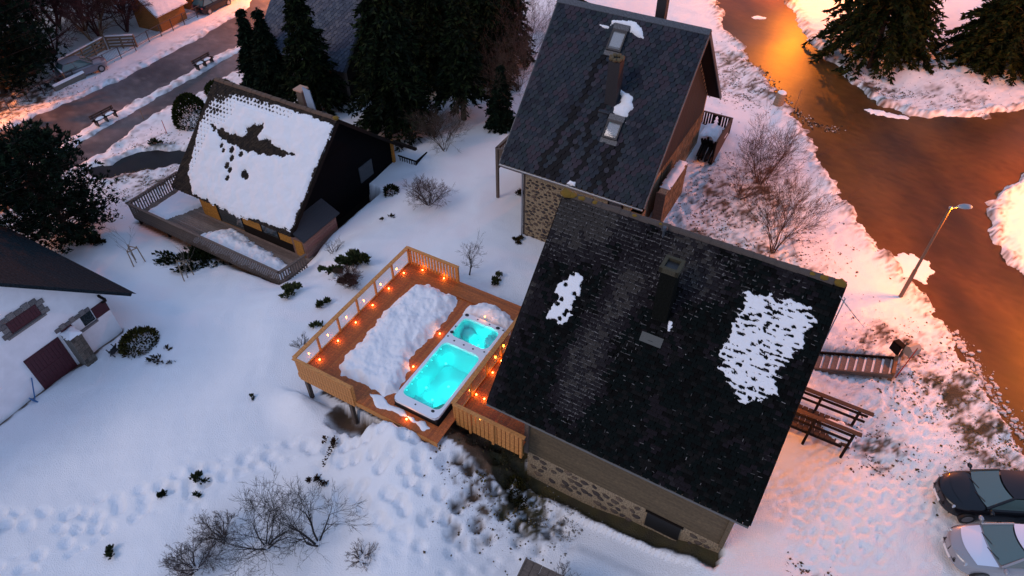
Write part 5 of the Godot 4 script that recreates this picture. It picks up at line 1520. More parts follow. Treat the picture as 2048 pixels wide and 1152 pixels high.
	ev.call("clipped rounded dark hedge by the side lane, left of the chalet roof", -25.4, -48.2, Vector3(1.3, 2.2, 1.5), 3600, 0.2, 69, Color(0.012, 0.018, 0.007), Color(0.045, 0.055, 0.014), 0.8)
	ev.call("small dark hedge behind the rounded one by the chalet ridge", -24.2, -52.2, Vector3(1.4, 1.2, 0.8), 1400, 0.2, 70, Color(0.012, 0.018, 0.007), Color(0.045, 0.055, 0.014), 0.7)
	ev.call("sprawling black green juniper under the chalet deck's railing", -19.6, -31.5, Vector3(2.3, 0.5, 0.9), 1500, 0.24, 71, Color(0.008, 0.012, 0.006), Color(0.03, 0.04, 0.015), 0.2, 16)
	ev.call("low dark juniper at the foot of the broad pine", -26.7, -33.0, Vector3(1.1, 0.45, 0.7), 700, 0.22, 72, Color(0.012, 0.014, 0.007), Color(0.04, 0.034, 0.014), 0.2, 8)
	ev.call("small tuft beside the slate house's drain pipe", 0.2, -30.2, Vector3(0.4, 0.3, 0.35), 220, 0.16, 73, Color(0.03, 0.022, 0.012), Color(0.09, 0.06, 0.02), 0.2, 4)
	ev.call("dark tuft near the slate house's balcony post", 0.5, -35.0, Vector3(0.45, 0.3, 0.35), 160, 0.16, 74, Color(0.02, 0.015, 0.01), Color(0.05, 0.035, 0.02), 0.2, 4)
	ev.call("dark round tuft by the chalet's gable corner", -7.9, -36.4, Vector3(0.5, 0.6, 0.5), 420, 0.18, 75, Color(0.012, 0.014, 0.007), Color(0.03, 0.032, 0.014), 0.4)
	ev.call("straggly tuft in the snow below the twiggy shrub", -7.6, -33.5, Vector3(0.4, 0.2, 0.3), 60, 0.18, 76, Color(0.03, 0.026, 0.016), Color(0.06, 0.05, 0.03), 0.2, 4)
	ev.call("pale green tufts behind the hot tub deck's far edge", -0.7, -26.2, Vector3(0.55, 0.35, 0.4), 150, 0.2, 77, Color(0.03, 0.034, 0.02), g1, 0.2, 4)
	ev.call("mossy dead growth at the near house's left wall corner", 0.25, -14.6, Vector3(0.6, 0.25, 0.9), 700, 0.12, 78, Color(0.012, 0.012, 0.004), Color(0.06, 0.05, 0.012), 0.2, 9)
	ev.call("leftmost dark tuft on the footprint trail at lower left", -14.9, -14.8, Vector3(0.3, 0.4, 0.25), 150, 0.17, 79, g0, Color(0.04, 0.04, 0.02), 0.2, 3)
	ev.call("second dark tuft on the footprint trail at lower left", -13.6, -15.3, Vector3(0.45, 0.3, 0.3), 170, 0.17, 80, g0, Color(0.04, 0.04, 0.02), 0.2, 4)
	ev.call("smallest dark tuft just below the footprint trail", -13.4, -14.6, Vector3(0.22, 0.3, 0.2), 80, 0.15, 81, g0, Color(0.04, 0.04, 0.02), 0.2, 2)
	ev.call("two upright dark sprigs near the left bottom corner", -16.3, -12.2, Vector3(0.3, 0.4, 0.3), 90, 0.2, 82, g0, Color(0.04, 0.04, 0.02), 0.2, 3)
	ev.call("rusty brown tufts where the trail meets the dark thicket", -8.2, -15.2, Vector3(0.35, 0.25, 0.4), 200, 0.13, 83, Color(0.03, 0.016, 0.01), Color(0.07, 0.035, 0.02), 0.2, 5)
	ev.call("rusty brown tufts below the deck's near left corner", -7.7, -16.4, Vector3(0.3, 0.2, 0.7), 180, 0.13, 84, Color(0.03, 0.016, 0.01), Color(0.07, 0.035, 0.02), 0.2, 6)
	ev.call("single small sprig in the open snow left of the deck", -12.3, -19.4, Vector3(0.22, 0.22, 0.2), 50, 0.15, 85, g0, Color(0.05, 0.05, 0.03), 0.2, 2)
	ev.call("dark twiggy tuft beside the driveway left of the chalet", -27.0, -44.6, Vector3(0.7, 0.35, 0.4), 160, 0.2, 86, g0, Color(0.05, 0.05, 0.03), 0.2, 5)
	# two staked saplings
	for s in [[-22.9, -31.0, "left staked sapling with three stakes before the chalet deck", 91], [-19.6, -29.9, "right staked sapling with three stakes before the chalet deck", 92]]:
		var o := thing("staked_sapling", s[2], "sapling", at(s[0], s[1], rng.randf() * 90), "staked saplings")
		var sd: int = s[3]
		obj("branches", bare_mesh(3.0, 1, 0.03, 3, 0.035, sd, Color(0.16, 0.13, 0.11), 0.3), mats.twig, o)
		var tops := []
		for k in 3:
			var a := TAU * k / 3.0
			var q := MB.new()
			q.tube(Vector3(cos(a) * 0.42, -0.3, sin(a) * 0.42), Vector3(cos(a) * 0.33, 1.25, sin(a) * 0.33), 0.035, 0.03, 6)
			obj("stake", q.mesh(), mat("stake", Color(0.26, 0.19, 0.13), 0.8), o)
			tops.append(Vector3(cos(a) * 0.33, 1.12, sin(a) * 0.33))
		for k in 3:
			var q := MB.new()
			q.beam(tops[k], tops[(k + 1) % 3], 0.03, 0.06)
			obj("crossbar", q.mesh(), mat("stake", Color.WHITE), o)
	# the leaning snag by the road and the bare boughs under the right fir
	var sn := thing("tree_snag", "split leaning tree stump with snow along its trunk beside the road bank", "stump", at(26.7, -47.5))
	var q := MB.new()
	q.tube(Vector3(0, -0.4, 0), Vector3(0.25, 3.0, -1.2), 0.42, 0.24, 9)
	q.tube(Vector3(-0.45, -0.4, 0.2), Vector3(-0.35, 2.6, -0.4), 0.14, 0.1, 7)
	obj("trunk", q.mesh(), mats.bark, sn)
	q = MB.new()
	q.tube(Vector3(0.32, 0.2, 0.12), Vector3(0.42, 3.0, -1.05), 0.26, 0.2, 9)
	obj("snow_cover", q.mesh(), mats.snow_plain, sn)
	var bt := thing("bare_tree", "leafless leaning boughs at the right edge before the fir", "tree", at(36.6, -44.9))
	obj("branches", bare_mesh(6.0, 3, 0.5, 3, 0.13, 35, Color(0.13, 0.085, 0.05), 0.5), mats.twig, bt)
	var stp := thing("tree_stump", "pale round tree stump in the snow beside the road", "stump", at(18.1, -41.96))
	q = MB.new()
	q.tube(Vector3(0, -0.3, 0), Vector3(0.05, 0.85, 0), 0.36, 0.30, 12)
	obj("trunk", q.mesh(), mat("pale_wood", Color(0.36, 0.27, 0.19), 0.9, {"tex": tex.grain, "uv": 0.8}), stp)
	q = MB.new()
	q.blob(Transform3D(Basis(), Vector3(0.05, 0.84, 0)), Vector3(0.3, 0.14, 0.3), 12, 5, rng, 0.04, Color.WHITE, true)
	obj("snow_cover", q.mesh(), mats.snow_plain, stp)

# ---------------------------------------------------------------- cars, lamps, street furniture
func car(label: String, x: float, z: float, turn: float, paint: Material, snowy: Material, L := 4.3, H := 1.5) -> Node3D:
	# nose towards +x
	var t := thing("parked_car", label, "car", at(x, z, turn, 0.0), "")
	var P := PackedVector3Array()
	var ns := 44; var na := 25
	var hl := L / 2
	for j in ns:
		var s := -1.0 + 2.0 * j / (ns - 1.0)
		var sx := signf(s) * (1.0 - pow(1.0 - absf(s), 1.35))
		var xx := sx * hl
		var e := absf(sx)
		var w := 0.90 * pow(maxf(0.0, 1.0 - pow(e, 5.0 if sx > 0 else 8.0)), 0.42) + 0.02
		var top := 0.98
		if xx > 0.75: top = 0.98 - 0.20 * pow((xx - 0.75) / (hl - 0.75), 1.8)
		if sx < -0.9: top = 0.98 - 0.1 * (absf(sx) - 0.9) / 0.1
		var bot := 0.24 + 0.12 * pow(e, 6.0)
		for k in na:
			var a := -1.0 + 2.0 * k / (na - 1.0)
			var m := absf(a)
			var yy := 0.0; var ww := 0.0
			if m > 0.55:
				var q := (m - 0.55) / 0.45
				yy = lerpf(top - 0.10, bot, q)
				ww = w * (1.0 - 0.05 * q * q - 0.05 * pow(1.0 - q, 2.0))
			else:
				var q := m / 0.55
				yy = top - 0.10 * pow(q, 3.2) + 0.025 * (1.0 - q * q)
				ww = w * (0.95 * q)
			P.append(Vector3(xx, yy, ww * signf(a)))
	obj("body", grid_mesh(P, na, ns, PackedColorArray(), PackedByteArray(), true), paint, t)
	# cabin: bowed screen, side glass, rear glass, roof
	var base := []
	var gl := MB.new()
	var fr := func(u: float, y: float) -> Vector3:          # front screen, u -1..1
		return Vector3(lerpf(1.0, 0.18, y) - 0.16 * u * u, lerpf(0.97, H - 0.04, y), lerpf(0.80, 0.60, y) * u)
	var bk := func(u: float, y: float) -> Vector3:
		return Vector3(lerpf(-hl + 0.12, -hl + 0.62, y) + 0.12 * u * u, lerpf(0.97, H - 0.06, y), lerpf(0.80, 0.58, y) * u)
	for f in [fr, bk]:
		var g := PackedVector3Array()
		for j in 6:
			for i in 11: g.append(f.call(-0.93 + 1.86 * i / 10.0, 0.04 + 0.92 * j / 5.0))
		obj("windscreen" if f == fr else "rear_window", grid_mesh(g, 11, 6), mats.car_glass, t)
	for s in [-1.0, 1.0]:
		var q := MB.new()
		for k in 2:
			var a0 := 0.03 if k == 0 else 0.52; var a1 := 0.49 if k == 0 else 0.97
			var c0: Vector3 = fr.call(s, 0.0).lerp(bk.call(s, 0.0), a0); var c1: Vector3 = fr.call(s, 0.0).lerp(bk.call(s, 0.0), a1)
			var d0: Vector3 = fr.call(s, 0.93).lerp(bk.call(s, 0.93), a0); var d1: Vector3 = fr.call(s, 0.93).lerp(bk.call(s, 0.93), a1)
			q.quad(c0, c1, d1, d0)
		obj("side_window", q.mesh(), mats.car_glass, t)
		q = MB.new()
		for f in [fr, bk]:
			for k in 4:
				q.tube(f.call(s, k / 4.0), f.call(s, (k + 1) / 4.0), 0.045, 0.045, 6)
		var m0: Vector3 = fr.call(s, 0.0).lerp(bk.call(s, 0.0), 0.505); var m1: Vector3 = fr.call(s, 0.95).lerp(bk.call(s, 0.95), 0.505)
		q.tube(m0, m1, 0.04, 0.04, 6)
		obj("pillar", q.mesh(), paint, t)
		q = MB.new()
		q.blob(Transform3D(Basis(), Vector3(0.78, 1.02, s * 0.99)), Vector3(0.09, 0.08, 0.12), 8, 6, rng, 0.0)
		q.beam(Vector3(0.78, 0.97, s * 0.82), Vector3(0.78, 1.0, s * 0.95), 0.05, 0.04)
		obj("wing_mirror", q.mesh(), paint, t)
		for xx in [hl - 0.85, -hl + 0.8]:
			var wh := MB.new()
			wh.tube(Vector3(xx, 0.31, s * 0.72), Vector3(xx, 0.31, s * 0.91), 0.31, 0.31, 18)
			var tyre := obj("wheel", wh.mesh(), mats.black_plastic, t)
			wh = MB.new()
			wh.tube(Vector3(xx, 0.31, s * 0.90), Vector3(xx, 0.31, s * 0.918), 0.21, 0.19, 14)
			obj("rim", wh.mesh(), mats.metal_grey, tyre)
		# swept headlight on the corner of the nose
		q = MB.new()
		q.blob(Transform3D(Basis(Vector3.UP, s * 0.85), Vector3(hl - 0.36, 0.73, s * 0.56)), Vector3(0.07, 0.06, 0.22), 12, 6, rng, 0.0)
		obj("headlight", q.mesh(), mats.headlight, t)
		q = MB.new()
		q.blob(Transform3D(Basis(), Vector3(-hl + 0.1, 0.80, s * 0.66)), Vector3(0.1, 0.1, 0.14), 10, 6, rng, 0.0)
		obj("tail_light", q.mesh(), mats.tail_light, t)
	var R := PackedVector3Array()
	for j in 9:
		for i in 9:
			var u := -1.0 + i / 4.0; var k := j / 8.0
			var a: Vector3 = fr.call(u, 1.0); var b2: Vector3 = bk.call(u, 1.0)
			var p := a.lerp(b2, k)
			p.y = H - 0.055 + 0.06 * (1.0 - u * u * 0.7) * (0.5 + 0.5 * sin(PI * (0.15 + 0.7 * k)))
			R.append(p)
	obj("roof", grid_mesh(R, 9, 9), snowy, t)
	# bonnet panel with its shut line, grille, plate, wipers, door handles
	var B := PackedVector3Array()
	for j in 10:
		for i in 11:
			var u := -1.0 + i / 5.0
			var xx := lerpf(hl - 0.40 - 0.20 * u * u, 1.02 - 0.14 * u * u, j / 9.0)
			var tp := 0.98 - (0.20 * pow(maxf(0.0, xx - 0.75) / (hl - 0.75), 1.8))
			var q := absf(u) * 0.86 / 0.95
			B.append(Vector3(xx, tp - 0.10 * pow(q, 3.2) + 0.025 * (1.0 - q * q) + 0.012, u * 0.90 * 0.86 * (0.90 + 0.10 * j / 9.0)))
	obj("bonnet", grid_mesh(B, 11, 10), snowy, t)
	var gr := MB.new()
	for k in 3: gr.box(Transform3D(Basis(), Vector3(hl - 0.055 - 0.01 * k, 0.50 + k * 0.07, 0)), Vector3(0.06, 0.028, 0.9 - 0.05 * k))
	obj("grille", gr.mesh(), mats.dark_metal, t)
	gr = MB.new(); gr.box(Transform3D(Basis(), Vector3(hl - 0.01, 0.42, 0)), Vector3(0.03, 0.11, 0.5))
	obj("number_plate", gr.mesh(), mats.acrylic, t)
	for s in [-0.1, 0.45]:
		gr = MB.new(); gr.beam(Vector3(1.03 - 0.1 * s, 1.0, s), Vector3(0.86, 1.06, s - 0.45), 0.02, 0.02)
		obj("wiper", gr.mesh(), mats.black_plastic, t)
	return t

func cars():
	mat("car_glass", Color(0.07, 0.12, 0.12), 0.05, {"coat": 1.0})
	mat("headlight", Color(0.42, 0.44, 0.46), 0.08, {"coat": 1.0, "metal": 0.3})
	mat("tail_light", Color(0.25, 0.01, 0.01), 0.15, {"coat": 1.0})
	var black := mat("black_paint", Color(0.004, 0.005, 0.008), 0.3, {"coat": 0.5, "spec": 0.3})
	var silver := mat("silver_paint", Color(0.24, 0.25, 0.28), 0.3, {"coat": 1.0})
	var frost := mat("frosted_paint", Color(0.55, 0.64, 0.78), 0.55)
	var grey := mat("grey_paint", Color(0.14, 0.13, 0.15), 0.3, {"coat": 1.0})
	car("black car parked in the snow at the right edge", 18.35, -13.0, 176.0, black, black)
	car("frosted silver car parked at the bottom right, before the black car", 17.75, -10.85, 177.0, silver, frost)
	car("silver grey car behind the street railing in the top left", -38.5, -57.4, 48.0, grey, mats.get("silver_paint"), 4.3, 1.6)
	car("dark car at the top edge beyond the street railing", -31.2, -71.6, 62.0, black, black)
	var blue := mat("blue_paint", Color(0.01, 0.09, 0.22), 0.3, {"coat": 1.0})
	var bt := thing("upturned_boat", "blue rounded hull of an upturned boat at the left edge", "boat", at(-22.25, -13.05, 35))
	var b := MB.new()
	b.blob(Transform3D(Basis(), Vector3(-0.9, 0.1, 0)), Vector3(1.6, 0.55, 0.5), 18, 8, rng, 0.0, Color.WHITE, true)
	obj("hull", b.mesh(), blue, bt)
	b = MB.new(); b.beam(Vector3(-2.2, 0.62, 0), Vector3(0.5, 0.42, 0), 0.05, 0.06)
	obj("keel", b.mesh(), mats.dark_metal, bt)

func street_lamp(label: String, x: float, z: float, turn: float, h: float, arm: float, e: float):
	var t := thing("street_lamp", label, "street lamp", at(x, z, turn), "street lamps")
	var b := MB.new()
	b.tube(Vector3(0, -0.3, 0), Vector3(0, h * 0.32, 0), 0.10, 0.095, 10)
	b.tube(Vector3(0, h * 0.32, 0), Vector3(0, h, 0), 0.075, 0.055, 10)
	obj("pole", b.mesh(), mat("lamp_pole", Color(0.16, 0.11, 0.08), 0.55, {"metal": 0.3}), t)
	b = MB.new()
	b.tube(Vector3(0, h - 0.02, 0), Vector3(arm, h + 0.05, 0), 0.03, 0.03, 8)
	b.blob(Transform3D(Basis(), Vector3(0, h, 0)), Vector3(0.08, 0.07, 0.08), 8, 6, rng, 0.0)
	obj("arm", b.mesh(), mats.metal_grey, t)
	b = MB.new()
	b.blob(Transform3D(Basis(), Vector3(arm + 0.26, h + 0.04, 0)), Vector3(0.34, 0.13, 0.17), 14, 6, rng, 0.0, Color.WHITE, true)
	obj("lamp_head", b.mesh(), mats.metal_grey, t)
	b = MB.new()
	b.blob(Transform3D(Basis(Vector3.RIGHT, PI), Vector3(arm + 0.28, h + 0.03, 0)), Vector3(0.22, 0.04, 0.10), 12, 5, rng, 0.0, Color.WHITE, true)
	obj("lens", b.mesh(), mat("sodium", Color(1, 0.6, 0.2), 0.4, {"glow": Color(1.0, 0.5, 0.12), "power": 1.5}), t)
	light(t, Vector3(arm + 0.28, h - 0.14, 0), Color(1.0, 0.51, 0.05), e * 1.4, 0.14)

func bench(label: String, x: float, z: float, turn: float):
	var t := thing("park_bench", label, "bench", at(x, z, turn, 0.06, 0.8), "benches along the street")
	for k in 3: boxp("seat_slat", t, mats.dark_wood, -1.3, 1.3, 0.42, 0.47, -0.28 + k * 0.19, -0.12 + k * 0.19)
	for k in 2: boxp("back_slat", t, mat("bench_wood", Color(0.09, 0.045, 0.03), 0.8), -1.3, 1.3, 0.58 + k * 0.2, 0.74 + k * 0.2, -0.38 - 0.04 * k, -0.34 - 0.04 * k)
	for s in [-1.05, 0.0, 1.05]:
		boxp("leg", t, mats.dark_metal, s - 0.05, s + 0.05, -0.1, 0.415, -0.28, 0.26)
		boxp("back_post", t, mats.dark_metal, s - 0.04, s + 0.04, 0.0, 0.95, -0.34, -0.29)
	for s in [-0.55, 0.55]:
		var q := MB.new()
		q.blob(Transform3D(Basis(), Vector3(s, 0.46, -0.03)), Vector3(0.46, 0.13, 0.27), 12, 5, rng, 0.08, Color.WHITE, true)
		obj("snow_cover", q.mesh(), mats.snow_plain, t)

func street_things():
	street_lamp("tall street lamp on the snow bank between the stairs and the road", 19.25, -23.9, 0, 5.5, 0.35, 46.0)
	street_lamp("street lamp beyond the top edge on the road's far bend", 27.6, -64.5, 180, 6.5, 0.6, 300.0)
	street_lamp("street lamp past the right edge on the road's snow island", 36.0, -27.5, 180, 7.0, 0.6, 300.0)
	street_lamp("street lamp past the right edge beyond the firs", 46.0, -44.0, 100, 6.5, 0.6, 80.0)
	street_lamp("street lamp on the left street past the left edge", -48.0, -48.0, 30, 6.5, 0.6, 170.0)
	street_lamp("street lamp on the left street beyond the top edge", -26.2, -79.0, 10, 6.5, 0.6, 300.0)
	# benches
	bench("dark bench with snowy seat in the middle of the verge, above the chalet", -27.6, -57.9, 63)
	bench("dark bench with snowy seat nearest the broad pine", -32.4, -48.4, 60)
	bench("bench at the top of the verge behind the young spruces", -23.3, -67.4, 65)
	# railing along the street
	var rp := [Vector2(-43.5, -47.2), Vector2(-42.4, -49.2), Vector2(-40.65, -52.1), Vector2(-39.2, -54.4), Vector2(-37.2, -59.0), Vector2(-34.95, -63.7), Vector2(-32.9, -67.6), Vector2(-29.6, -73.7), Vector2(-28.0, -77.7)]
	var t := thing("street_railing", "long thin metal railing along the far side of the street", "railing")
	var iron := mat("iron", Color(0.07, 0.055, 0.055), 0.6, {"metal": 0.3})
	var thin := MB.new()
	for i in rp.size() - 1:
		var a: Vector2 = rp[i]; var e: Vector2 = rp[i + 1]
		var n := int(ceil(a.distance_to(e) / 2.2))
		for k in n:
			var p := a.lerp(e, float(k) / n); var q := a.lerp(e, float(k + 1) / n)
			var yp := base_at(p.x, p.y); var yq := base_at(q.x, q.y)
			var b := MB.new()
			b.tube(Vector3(p.x, yp - 0.2, p.y), Vector3(p.x, yp + 1.15, p.y), 0.04, 0.04, 6)
			obj("post", b.mesh(), iron, t)
			b = MB.new()
			b.tube(Vector3(p.x, yp + 1.12, p.y), Vector3(q.x, yq + 1.12, q.y), 0.03, 0.03, 5)
			obj("rail", b.mesh(), iron, t)
			b = MB.new()
			b.tube(Vector3(p.x, yp + 0.35, p.y), Vector3(q.x, yq + 0.35, q.y), 0.02, 0.02, 5)
			obj("rail", b.mesh(), iron, t)
			for m in 12:
				var o := p.lerp(q, (m + 0.5) / 12.0); var yo := lerpf(yp, yq, (m + 0.5) / 12.0)
				thin.tube(Vector3(o.x, yo + 0.35, o.y), Vector3(o.x, yo + 1.12, o.y), 0.011, 0.011, 3, Color.WHITE, false)
	stuff("baluster", thin.mesh(), iron, t)
	# low snow topped wall before the grey car
	var w := thing("low_wall", "low stone wall topped with snow before the silver grey car", "wall")
	var wa := Vector3(-39.4, -5.1, -54.0); var wb := Vector3(-38.0, -5.1, -56.6)
	var b := MB.new(); b.beam(wa + Vector3(0, 0.25, 0), wb + Vector3(0, 0.25, 0), 0.3, 0.6)
	obj("masonry", b.mesh(), mat("grey_mortar", Color.WHITE), w)
	b = MB.new(); b.tube(wa + Vector3(0, 0.57, 0), wb + Vector3(0, 0.57, 0), 0.16, 0.16, 8)
	obj("snow_cover", b.mesh(), mats.snow_plain, w)
	# plank fences round the yard by the car
	var pine := mat("fence_pine", Color(0.27, 0.18, 0.11), 0.85, {"tex": tex.grain, "uv": 0.7})
	var fl := [["plank fence with snowy boards behind the silver grey car", Vector2(-40.5, -57.6), Vector2(-38.6, -62.4)], ["short plank fence at the corner by the dark shrubs", Vector2(-38.4, -62.6), Vector2(-35.9, -62.9)], ["leaning plank fence end at the silver grey car's tail", Vector2(-40.5, -57.0), Vector2(-38.9, -55.2)]]
	for f in fl:
		var o := thing("plank_fence", f[0], "fence", Transform3D(), "plank fences by the street")
		var a: Vector2 = f[1]; var e: Vector2 = f[2]
		var n := int(ceil(a.distance_to(e) / 1.6))
		for k in n + 1:
			var p := a.lerp(e, float(k) / n)
			boxp("post", o, pine, p.x - 0.06, p.x + 0.06, -5.6, -3.9, p.y - 0.06, p.y + 0.06)
		for k in 4:
			b = MB.new()
			b.beam(Vector3(a.x, -4.95 + k * 0.29, a.y), Vector3(e.x, -4.95 + k * 0.29, e.y), 0.05, 0.17)
			obj("plank", b.mesh(), pine, o)
		b = MB.new(); b.beam(Vector3(a.x, -3.92, a.y), Vector3(e.x, -3.92, e.y), 0.14, 0.08)
		obj("snow_cover", b.mesh(), mats.snow_plain, o)
	# marker poles
	var orange := mat("pole_orange", Color(0.42, 0.035, 0.015), 0.6)
	var wood := mat("pole_wood", Color(0.22, 0.13, 0.07), 0.8)
	for s in [[17.07, -18.96, 1.9, 0.12, "thin red snow marker pole beside the top of the timber stairs", 1], [19.25, -41.94, 1.75, 0.1, "wooden marker pole at the road's edge by the pale stump", 0], [-29.66, -48.8, 1.1, 0.05, "short marker stick in the snow at the side lane's edge", 0], [-26.8, -46.3, 1.1, 0.03, "red marker stick in the open snow left of the chalet roof", 1], [-31.1, -34.1, 1.4, 0.2, "thin red marker stick left of the broad pine's foot", 1], [-28.4, -32.6, 1.2, 0.15, "thin red marker stick by the white house's roof edge", 1], [17.5, -59.0, 1.9, 0.02, "wooden marker pole at the top edge on the road's left bank", 0]]:
		var o := thing("marker_pole", s[4], "marker pole", at(s[0], s[1]), "marker poles")
		b = MB.new(); b.tube(Vector3(0, -0.3, 0), Vector3(s[3], s[2], 0.05), 0.028, 0.024, 6)
		obj("stick", b.mesh(), orange if s[5] else wood, o)
		b = MB.new(); b.tube(Vector3(s[3], s[2], 0.05), Vector3(s[3] * 1.02, s[2] + 0.05, 0.05), 0.03, 0.02, 6)
		obj("tip", b.mesh(), wood, o)
	# crumbs of snow on the road, rubble and ice along its edge
	var flat := func(_q, d): return d
	var on := func(x: float, z: float) -> Transform3D: return Transform3D(Basis(), Vector3(x, base_at(x, z) - 0.01, z))
	snow_patch("bright scrap of snow on the road near the top edge", on.call(20.9, -57.4), pts([-0.7,0.1, 0.2,0.3, 0.8,0.0, 0.5,-0.3, -0.4,-0.25]), 0.07, 0.08, 0.2, flat)
	snow_patch("long thin strip of snow lying on the road below the firs", on.call(25.3, -40.8), pts([-1.6,0.9, -0.6,0.7, 0.8,0.0, 1.9,-0.6, 2.1,-0.9, 0.6,-0.45, -0.9,0.15]), 0.07, 0.08, 0.22, flat)
	snow_patch("spill of snow on the road behind the near street lamp", on.call(21.2, -26.2), pts([-1.5,0.6, -0.4,1.0, 0.6,0.5, 0.5,-0.5, -0.3,-1.2, -1.3,-0.8]), 0.07, 0.09, 0.3, flat)
	var rub := MB.new()
	var path := [Vector2(18.5, -48.2), Vector2(18.7, -45), Vector2(19.0, -42.6), Vector2(19.5, -40), Vector2(20.4, -39.2), Vector2(21.4, -38.9)]
	for i in 420:
		var f := rng.randf() * (path.size() - 1.001)
		var k := int(f)
		var a: Vector2 = path[k]; var c: Vector2 = path[k + 1]
		var p := a.lerp(c, f - k) + Vector2(rng.randfn(0, 0.26), rng.randfn(0, 0.26))
		var r := 0.018 + 0.075 * pow(rng.randf(), 3.0)
		var g := rng.randf()
		rub.blob(Transform3D(Basis(Vector3.UP, rng.randf() * 6.0), Vector3(p.x, base_at(p.x, p.y) + 0.02, p.y)), Vector3(r, r * 0.7, r * 0.8), 5, 3, rng, 0.2, Color(0.03, 0.025, 0.02) if g < 0.7 else Color(0.6, 0.58, 0.58))
	tag(stuff("rubble", rub.mesh(), mats.stone), "dark grit and ice crumbs along the road's left edge", "rubble")
	rub = MB.new()
	path = [Vector2(20.8, -21.5), Vector2(20.75, -19.5), Vector2(20.8, -17.5), Vector2(21.0, -14.5), Vector2(21.4, -11.5)]
	for i in 520:
		var f := rng.randf() * (path.size() - 1.001)
		var k := int(f)
		var a: Vector2 = path[k]; var c: Vector2 = path[k + 1]
		var p := a.lerp(c, f - k) + Vector2(absf(rng.randfn(0, 0.3)) - 0.1, rng.randfn(0, 0.3))
		var r := 0.018 + 0.13 * pow(rng.randf(), 4.0)
		rub.blob(Transform3D(Basis(Vector3.UP, rng.randf() * 6.0), Vector3(p.x, base_at(p.x, p.y) + 0.02, p.y)), Vector3(r, r * 0.5, r * 0.8), 6, 3, rng, 0.25, Color(0.72, 0.70, 0.72))
	tag(stuff("ice_crumbs", rub.mesh(), mats.stone), "broken snow crumbs along the road's edge at lower right", "snow crumbs")
	# dead grass and soil crumbs where the snow is worn
	rub = MB.new()
	for t3 in bare:
		if t3[0] < 8.0 and t3[0] > -6.0 and t3[4] == 1 and t3[2] < 1.0: continue
		for i in int(900.0 * t3[2] * t3[3]):
			var p := Vector2(t3[0] + rng.randfn(0, t3[2] * 0.75), t3[1] + rng.randfn(0, t3[2] * 0.75))
			if road_at(p.x, p.y) > 0.0 or n3.get_noise_2d(p.x * 1.6, p.y * 1.6) < -0.12: continue
			var g := Color(0.05, 0.030, 0.016) if t3[4] == 0 else (Color(0.06, 0.045, 0.012) if t3[4] == 1 else Color(0.16, 0.15, 0.14))
			var o := Vector3(p.x, ground_at(p.x, p.y) + 0.005, p.y)
			var r := 0.012 + 0.05 * pow(rng.randf(), 2.0)
			if i % 3:
				rub.blob(Transform3D(Basis(Vector3.UP, rng.randf() * 6.0), o), Vector3(r * 1.3, r * 0.5, r), 4, 2, rng, 0.3, g * rng.randf_range(0.6, 2.4), true)
			else:
				spray(rub, o, Vector3(rng.randfn(0, 1), 0.7, rng.randfn(0, 1)).normalized(), r * 4.0, r * 0.3, rng, g * 1.4)
	tag(stuff("dead_grass", rub.mesh(), mats.twig), "dead grass and soil crumbs scattered over the worn snow", "dead grass")
	# letter box on a post
	var lb := thing("letter_box", "grey letter box on a wooden post by the timber stairs", "letter box", at(17.7, -20.1, 20))
	boxp("post", lb, mats.old_wood, -0.05, 0.05, -0.3, 0.95, -0.05, 0.05)
	b = MB.new(); b.prism([Vector2(0.55, 0.0), Vector2(0.95, 0.0), Vector2(1.05, -0.2), Vector2(0.95, -0.38), Vector2(0.55, -0.38)], -0.25, 0.3)
	obj("box", b.mesh(), mat("box_grey", Color(0.30, 0.26, 0.22), 0.6), lb, Transform3D(Basis(), Vector3(0, 0, 0.5)))
	boxp("hood", lb, mats.dark_wood, -0.42, -0.1, 0.75, 0.82, -0.4, 0.1)
	boxp("hood", lb, mats.dark_wood, -0.42, -0.36, 0.3, 0.82, -0.4, 0.1)
	# timber stairs down to the near house
	var st := thing("timber_stairs", "grey timber stairs with snow on the risers, right of the near house", "stairs", frame(EA))
	var tread := mat("tread", Color(0.21, 0.165, 0.145), 0.8, {"tex": tex.grain, "uv": 0.9})
	for k in 10:
		var u := 14.0 - k * 0.33; var y := 0.1 - k * 0.12
		boxp("tread", st, tread, u - 0.30, u - 0.06, y - 0.06, y, -12.2 + 0.03 * k, -11.15 + 0.03 * k)
		var q := MB.new(); q.span(u - 0.065, u + 0.04, y - 0.1, y + 0.035, -12.2 + 0.03 * k, -11.15 + 0.03 * k)
		obj("snow_cover", q.mesh(), mats.snow_plain, st)
	b = MB.new()
	b.beam(Vector3(14.1, 0.2, -12.25), Vector3(10.6, -1.05, -11.93), 0.07, 0.22)
	obj("stringer", b.mesh(), mats.dark_wood, st)
	b = MB.new()
	b.beam(Vector3(14.1, 0.2, -11.12), Vector3(10.6, -1.05, -10.8), 0.07, 0.22)
	obj("stringer", b.mesh(), mats.old_wood, st)
	boxp("end_board", st, mat("rust_board", Color(0.17, 0.075, 0.03), 0.8), 14.0, 14.14, -0.2, 0.42, -12.25, -11.1)
	# footbridge to the door in the far gable
	var fb := thing("footbridge", "brown plank footbridge with rails leading to the near house", "footbridge", frame(EA))
	var br := mat("bridge_wood", Color(0.085, 0.042, 0.022), 0.85, {"tex": tex.grain, "uv": 0.8})
	var x := 9.95
	while x < 12.9:
		boxp("plank", fb, br, x, x + 0.2, -0.08, rng.randf() * 0.012, -7.75, -6.55)
		x += 0.225
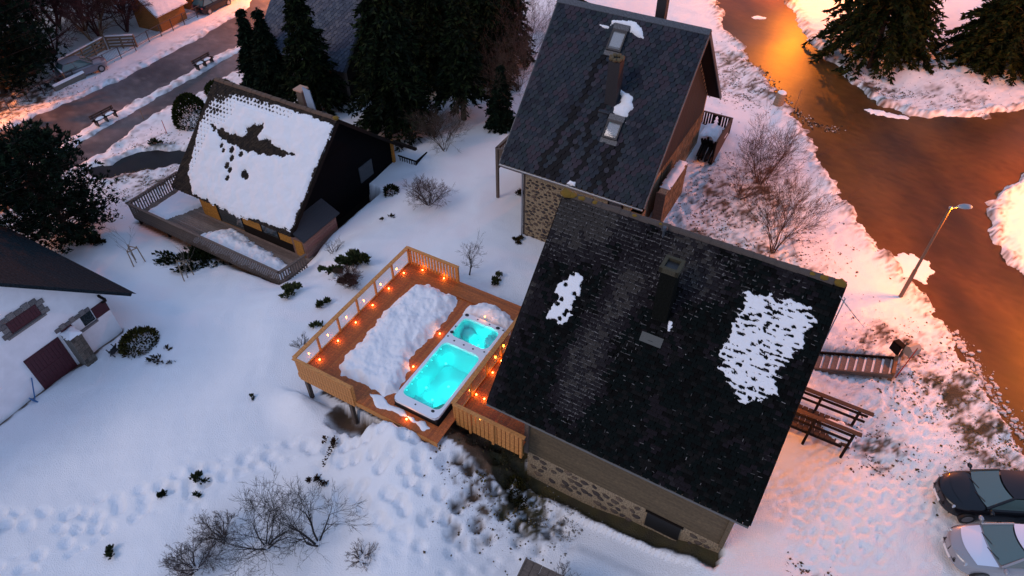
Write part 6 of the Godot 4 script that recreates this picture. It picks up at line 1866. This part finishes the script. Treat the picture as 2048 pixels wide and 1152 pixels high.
	for v in [-7.78, -6.52]:
		boxp("hand_rail", fb, br, 9.96, 13.55 if v < -7 else 13.3, 0.98, 1.04, v - 0.09, v + 0.09)
		for y in [0.36, 0.72]: boxp("rail", fb, mats.dark_wood, 9.96, 13.4 if v < -7 else 13.1, y, y + 0.10, v - 0.03, v + 0.03)
		for u in [10.0, 11.5, 13.0]: boxp("post", fb, mats.dark_wood, u, u + 0.1, -1.2, 0.98, v - 0.05, v + 0.05)
	boxp("beam", fb, mats.dark_wood, 9.96, 12.9, -0.3, -0.081, -7.7, -7.55)
	boxp("beam", fb, mats.dark_wood, 9.96, 12.9, -0.3, -0.081, -6.75, -6.6)
	snow_patch("thin strip of snow at the footbridge's outer end", frame(EA) * Transform3D(Basis(), Vector3(0, 0.0, 0)), pts([11.9,7.6, 13.3,7.5, 13.3,6.6, 12.4,6.7, 12.0,7.1]), 0.06, 0.08, 0.25, func(_q, d): return d)

func _ready():
	var cam := Camera3D.new()
	cam.name = "camera"
	cam.position = Vector3(0, 24, 0)
	cam.rotation_degrees = Vector3(-44.3, 0, 0)
	cam.fov = 45.77
	cam.far = 900.0
	add_child(cam)
	cam.current = true
	var we := WorldEnvironment.new()
	we.name = "dusk"
	var env := Environment.new()
	env.background_mode = Environment.BG_SKY
	env.tonemap_mode = Environment.TONE_MAPPER_LINEAR
	env.tonemap_exposure = 1.0
	env.sdfgi_enabled = true; env.ssao_enabled = true; env.ssil_enabled = true
	var sm := ProceduralSkyMaterial.new()
	sm.sky_top_color = Color(0.60, 0.71, 0.90)
	sm.sky_horizon_color = Color(0.80, 0.81, 0.86)
	sm.sky_curve = 0.18
	sm.ground_bottom_color = Color(0.25, 0.26, 0.32)
	sm.ground_horizon_color = Color(0.55, 0.50, 0.56)
	sm.sun_angle_max = 1.0
	sm.energy_multiplier = 1.02
	var sky := Sky.new()
	sky.sky_material = sm
	env.sky = sky
	we.environment = env
	add_child(we)
	var sun := DirectionalLight3D.new()
	sun.name = "afterglow"
	sun.light_energy = 0.3
	sun.light_color = Color(1.0, 0.92, 0.90)
	sun.light_angular_distance = 25.0
	sun.rotation_degrees = Vector3(-40, -62, 0)
	sun.shadow_enabled = true
	add_child(sun)
	rng.seed = 4242
	make_materials()
	make_terrain()
	main_house()
	deck_and_spa()
	slate_house()
	chalet()
	white_house()
	far_houses()
	vegetation()
	cars()
	street_things()
